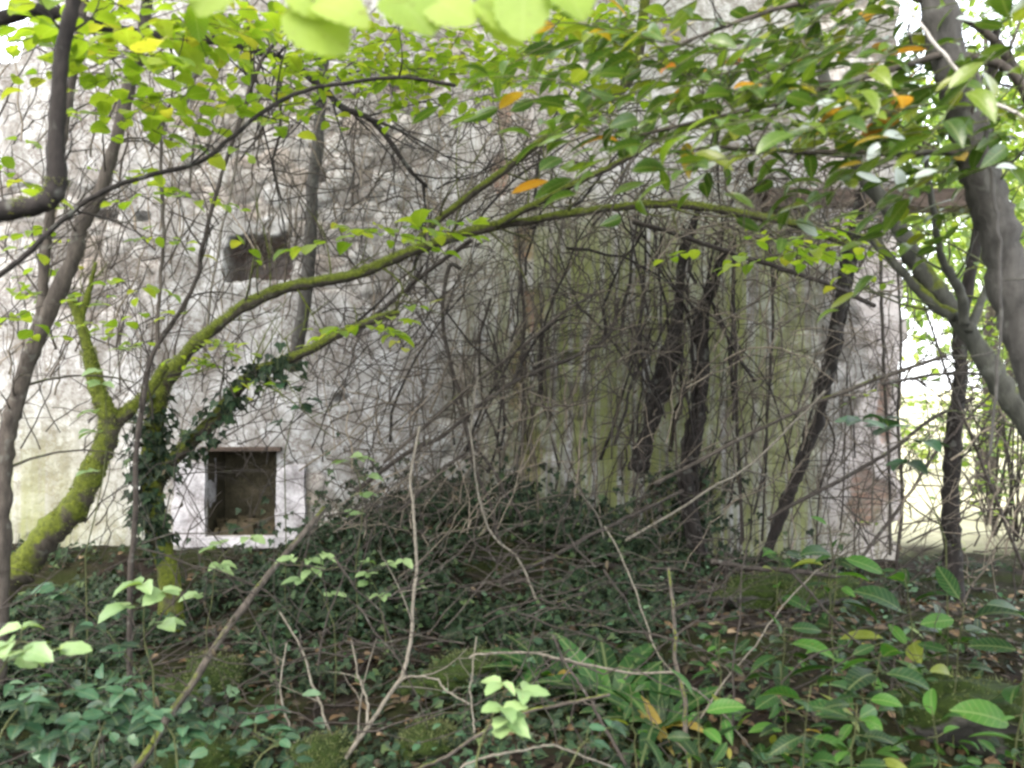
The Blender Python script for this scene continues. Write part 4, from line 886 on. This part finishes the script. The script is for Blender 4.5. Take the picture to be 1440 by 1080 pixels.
# ============================================================ plants of the floor
def plant_base(px, py, Y):
    x = (px-720)/F*Y; return np.array([x, Y, float(ground_z(x, Y))-.01])
def seedling(label, px, top, Y, n, size, lean=0., mat='seedling'):
    b = plant_base(px, 0, Y); h = max(.12, 1.6-(top-540)/F*Y-b[2])
    t = thing('laurel_seedling', label, 'seedling', b, 'laurel seedlings on the right bank')
    pth = wander(catmull([b, b+np.array([lean*h*.4, 0, h*.5]), b+np.array([lean*h, -.03, h])], 6), .02)
    mb = MB(); tube(mb, pth, np.linspace(.0042, .0018, len(pth)), 6)
    lv = Leaves(); ang = rng.uniform(0, 6)
    for k in range(n):
        f = 1-.75*(1-(k+1)/n)**1.5; i = min(int(f*(len(pth)-1)), len(pth)-1); ang += 2.4
        ax = np.array([math.cos(ang), math.sin(ang)*.8-.12, rng.uniform(-.35, .7)]); s = 1.12*size*rng.uniform(.45, 1.25)*(1.1-.35*f)
        e = pth[i]+ax/np.linalg.norm(ax)*size*.2; tube(mb, np.array([pth[i], e]), .0018, 4); lv.put(e, ax, np.array([rng.normal(0, .5), rng.normal(-.2, .4), 1]), s)
    mb.build('stem', M['stem_green'], t); m2 = MB(); lv.to(m2, T_LAUREL2); m2.build('foliage', M[mat], t)
T_LAUREL2 = leaf_tmpl(7, .43, .48, .28, .30)
for a in (('tall laurel seedling with broad leaves in front of the ivy trunks, right of centre', 1165, 760, 4.0, 13, .17, .05),
          ('laurel seedling standing below the upright dark doorway stem', 1290, 800, 3.9, 10, .19, -.1),
          ('laurel seedling near the right edge, leaning right before the corner stone', 1340, 850, 3.6, 10, .19, .05),
          ('tall laurel seedling cut by the right edge', 1420, 870, 3.3, 10, .18, .1),
          ('bushy laurel seedling of the lower right, leftmost of its row', 1110, 880, 3.5, 14, .15, -.05),
          ('laurel seedling leaning right, in the middle of the lower right', 1210, 900, 3.2, 14, .16, .1),
          ('small leaved upright laurel seedling left of the bushy one', 1010, 890, 3.7, 10, .11, 0),
          ('laurel seedling at the bottom edge, first one right of the steep brown stem', 1000, 980, 3.0, 12, .13, -.1),
          ('laurel seedling at the bottom edge directly below the bushy one', 1110, 960, 2.9, 13, .13, .1),
          ('upright laurel seedling at the bottom edge below the right leaning one', 1200, 985, 2.8, 13, .13, 0),
          ('laurel seedling at the bottom right below the corner stone', 1330, 990, 2.8, 12, .14, -.1),
          ('last laurel seedling in the extreme bottom right corner', 1430, 1000, 2.9, 11, .14, 0),
          ('slim laurel seedling on the right bank behind the others', 1090, 770, 5.0, 9, .15, .1),
          ('tallest thin laurel seedling before the pale foot of the wall end', 1165, 740, 4.7, 8, .15, .0),
          ('laurel seedling leaning strongly right, behind the one below the doorway stem', 1300, 880, 3.9, 9, .14, .2),
          ('short laurel seedling in the middle of the seedling patch', 1250, 960, 3.1, 12, .12, -.2),
          ('smallest laurel seedling, left of the steep brown stem', 900, 960, 3.4, 8, .09, -.1)): seedling(*a)

def tongue(label, px, Y, n, size):
    b = plant_base(px, 0, Y); t = thing('tongue_fern', label, 'fern', b, 'fern tongues at lower centre'); lv = Leaves()
    for k in range(n):
        a = k*2.4+rng.normal(0, .3); up = rng.uniform(.5, 1.3)
        lv.put(b+np.array([0, 0, .01]), np.array([math.cos(a), math.sin(a)-.2, up]), np.array([-math.cos(a)*.6, -math.sin(a)*.6-.3, 1]), size*rng.uniform(.7, 1.15))
    mb = MB(); lv.to(mb, T_STRAP); mb.build('fronds', M['seedling'], t)
    mb = MB(); tube(mb, np.array([b-np.array([0, 0, .02]), b+np.array([0, 0, .03])]), .015, 6); mb.build('crown', M['stem_dark'], t)
tongue('glossy strap leaved fern at lower centre, leftmost of three', 770, 4.5, 13, .34)
tongue('glossy strap leaved fern beside the dangling pale stem, largest of three', 860, 4.2, 16, .40)
tongue('glossy strap leaved fern nearest the bottom, rightmost of three', 925, 3.9, 13, .34)

def bramble(label, path_px, Y0, Y1, n, size, mat='bramble', name='bramble', cat='bramble', group='brambles on the floor'):
    pth = wander(pxpath(path_px, Y0, Y1, 6), .01); g = ground_z(pth[0, 0], pth[0, 1]); b = pth[0].copy(); b[2] = float(g)
    pth = np.vstack([b, pth[0]*.5+b*.5+np.array([.01, 0, 0]), pth]); t = thing(name, label, cat, b, group)
    mb = MB(); tube(mb, pth, np.linspace(.0038, .0016, len(pth)), 6); lv = Leaves()
    for k in range(n):
        i = int((.25+.75*(k+1)/n)*(len(pth)-1)); a = rng.uniform(0, 2*PI); d = np.array([math.cos(a), math.sin(a)*.7-.15, .35]); d /= np.linalg.norm(d)
        e = pth[i]+d*size*.7; tube(mb, np.array([pth[i], .5*(pth[i]+e)+np.array([0, 0, .01]), e]), .0014, 4)
        nn = np.array([rng.normal(0, .22), -.25+rng.normal(0, .15), 1]); sd = np.cross(d, [0, 0, 1])
        fl = np.array([d[0], d[1], -.12])
        for ax, s in ((fl, 1.1), (fl*.25+sd, .9), (fl*.25-sd, .9)): lv.put(e, ax+rng.normal(0, .1, 3), nn+rng.normal(0, .12, 3), size*s*rng.uniform(.85, 1.15))
    mb.build('stem', M['stem_green'], t); m2 = MB(); lv.to(m2, T_BRAM); m2.build('foliage', M[mat], t)
bramble('bramble with big pale leaves at the bottom centre, brightest of all', [(670, 1070), (680, 1030), (690, 1010), (705, 985), (720, 962)], 2.7, 2.8, 5, .085, 'pale')
bramble('bramble low at the bottom centre, right of the brightest one', [(800, 1080), (815, 1050), (845, 1035)], 2.8, 2.9, 3, .07, 'bramble')
bramble('bramble with white sheened leaves at the left edge above the bottom', [(-30, 1000), (0, 950), (30, 905), (60, 920)], 2.5, 2.6, 5, .085, 'pale')  # white sheen is put into the paler leaf colour
bramble('bramble with grey green leaves below the white sheened one at the left edge', [(-20, 1080), (10, 1020), (50, 985), (90, 975)], 2.7, 2.8, 6, .075)
bramble('bramble arching out before the leaning mossy stem at lower left', [(200, 950), (160, 900), (120, 850), (95, 830)], 3.7, 3.6, 6, .085)
bramble('bramble with upturned pale leaf left of the ivy covered trunk', [(215, 940), (200, 890), (205, 845), (225, 825)], 3.4, 3.4, 4, .10, 'pale')
bramble('bramble below the square window with flat level leaves', [(290, 890), (300, 830), (310, 785), (340, 760)], 4.6, 4.6, 6, .09, 'pale')
bramble('bramble with feathery yellow green leaves right of the square window sill', [(470, 880), (450, 830), (420, 795), (440, 785)], 4.4, 4.3, 6, .08, 'pale')
bramble('low bramble left of the mossy stone with the crossing stick', [(130, 1060), (150, 1010), (170, 980), (200, 965)], 3.1, 3.2, 7, .07)
bramble('low bramble at the foot of the leaning pale stick', [(250, 1080), (240, 1030), (215, 1010), (180, 1000)], 2.9, 3, 7, .065)
bramble('bramble in the bottom left corner, lowest of the left group', [(60, 1100), (80, 1050), (110, 1030), (150, 1025)], 2.7, 2.8, 7, .07)
bramble('bramble at the bottom edge between stick and wriggling stem', [(350, 1100), (370, 1060), (395, 1045), (360, 1030)], 3, 3.1, 6, .065)
bramble('bramble under the arching bough with mint leaves before the wall, upper one', [(400, 640), (410, 590), (420, 555), (390, 545)], 5.6, 5.4, 6, .09, 'bramble')
bramble('bramble with pale leaves over the tangle left of centre', [(500, 800), (510, 720), (500, 660), (480, 650)], 5.3, 5.2, 6, .09, 'pale')
bramble('bramble with pale leaves poking from the ivy bank beside the tall tan stem', [(540, 880), (530, 830), (520, 800), (560, 790)], 5.0, 4.9, 6, .07, 'pale')
bramble('bramble growing highest at the left, before the mossy fork', [(120, 780), (150, 650), (150, 560), (170, 500)], 4.4, 4.2, 6, .09, 'pale')
bramble('bramble with bluish long leaves before the pale pink plaster', [(1330, 760), (1290, 660), (1260, 610), (1220, 600)], 3.9, 3.8, 5, .12)

# single autumn leaves caught in the twigs
# ============================================================ beyond the doorway
def far_tree(label, x, y, h, cw, n, name='far_tree', size=.32):
    z = float(ground_z(x, y)); t = thing(name, label, 'tree', (x, y, z), 'trees beyond the doorway'); mb = MB()
    p = wander(catmull([(x, y, z-.1), (x+.15, y, z+h*.35), (x, y, z+h*.9)], 6), .15); tube(mb, p, np.linspace(.16, .03, len(p)), 8, .1)
    side_twigs(mb, p, np.linspace(.16, .03, len(p)), 14, .8, 1.8); mb.build('trunk', M['bark_brown'], t)
    lv = Leaves(); cl = [np.array([x, y, z+h*.62])+rand_dir()*rng.random()**.5*np.array([cw, cw, h*.42]) for _ in range(24)]
    for _ in range(n):
        c = cl[rng.integers(24)]; lv.put(c+rng.normal(0, .16*cw+.1, 3), rand_dir()-np.array([0, 0, .4]), rand_dir()+np.array([0, 0, 1.]), size*rng.uniform(.6, 1.2))
    mb = MB(); lv.to(mb, T_TINY); mb.build('crown', M['far_leaf'], t)
far_tree('sunlit tree far beyond the doorway, nearest to the wall end', 11.5, 21, 7, 2.2, 1500)
far_tree('sunlit tree far beyond the doorway beside the right edge', 16, 26, 9, 3.0, 1700)
far_tree('sunlit tree behind the doorway close to the thick trunk', 19, 33, 10, 3.4, 1500)
far_tree('leafy tree just beyond the doorway, hiding the sky at the top right', 7.2, 13.5, 8, 1.9, 2600, size=.2)
far_tree('leafy tree at the far right of the doorway, in front of the sunlit trees', 9.8, 15.5, 8.5, 2.2, 2400, size=.22)
far_tree('tall tree beyond the broken left end of the wall', -13, 24, 9, 3, 1500)
def bush(label, x, y, r, h, n, size):
    z = float(ground_z(x, y)); t = thing('sunlit_bush', label, 'bush', (x, y, z), 'bushes in the bright clearing'); tw = MB(); lv = Leaves()
    for _ in range(n):
        a = rng.uniform(0, 2*PI); q = np.array([x+r*.2*math.cos(a), y+r*.2*math.sin(a), z]); e = np.array([x, y, z+h*.5])+rand_dir()*np.array([r, r, h*.5])*rng.random()**.4
        leaf_twig(lv, tw, e, (math.cos(a), math.sin(a), .3), .5, size, .08, .6, .005)
        if rng.random() < .3: tube(tw, np.array([q, .5*(q+e)+np.array([0, 0, .15]), e]), [.012, .008, .004], 5)
    mb = MB(); lv.to(mb, T_SMALL); mb.build('foliage', M['far_leaf'], t); tag(tw.build('stems', M['stem_dark'], t), kind='stuff')
bush('sunlit yellow green bush just beyond the wall end', 5.6, 10.2, .8, 1.9, 70, .11)
bush('sunlit bush deeper in the clearing at the right edge', 8.0, 13, 1.3, 2.4, 100, .12)
bush('low sunlit bush in the clearing between the other two', 7.4, 16.5, 1.2, 1.5, 70, .12)

bush('leafy bush crowding the doorway opening just behind the upright dark stem', 5.0, 8.9, .75, 2.6, 75, .095)
bush('tall leafy bush filling the right edge beyond the doorway', 6.6, 9.8, .9, 3.0, 80, .11)
# ============================================================ camera, sky, sun
cam = bpy.data.cameras.new('camera'); co = bpy.data.objects.new('camera', cam); C.objects.link(co)
co.location = CAM; co.rotation_euler = (PI/2, 0, 0); cam.sensor_width = 36; cam.lens = 36*F/1440; cam.clip_end = 500; cam.clip_start = .05
cam.dof.use_dof = True; cam.dof.focus_distance = 5.6; cam.dof.aperture_fstop = 2.6
scn.camera = co
EL, AZ = math.radians(58), math.radians(-150)               # veiled sun, high behind the camera
w = bpy.data.worlds.new('World'); scn.world = w; w.use_nodes = True; nt = w.node_tree
bg = nt.nodes['Background']; sky = nt.nodes.new('ShaderNodeTexSky'); sky.sky_type = 'NISHITA'; sky.sun_disc = False
sky.sun_elevation = EL; sky.sun_rotation = AZ; sky.dust_density = 7; sky.air_density = .7; sky.ozone_density = .2; sky.altitude = 100
nt.links.new(mix(nt, .62, sky.outputs[0], (5.2, 5.3, 5.5)), bg.inputs[0])        # thin bright cloud over the sky; bg.inputs[1].default_value = .15
sl = bpy.data.lights.new('sun', 'SUN'); so = bpy.data.objects.new('sun', sl); C.objects.link(so); sl.energy = 1.2; sl.angle = math.radians(20); sl.color = (1, .985, .95)
dirv = Vector((math.sin(AZ)*math.cos(EL), math.cos(AZ)*math.cos(EL), math.sin(EL)))
so.rotation_euler = dirv.to_track_quat('Z', 'Y').to_euler(); so.location = (0, 20, 20)
vs = scn.view_settings; vs.view_transform = 'Standard'; vs.look = 'None'; vs.exposure = 0.32; vs.gamma = 1; vs.use_curve_mapping = False
scn.cycles.max_bounces = 8; scn.cycles.transparent_max_bounces = 8; scn.cycles.filter_width = 2.8
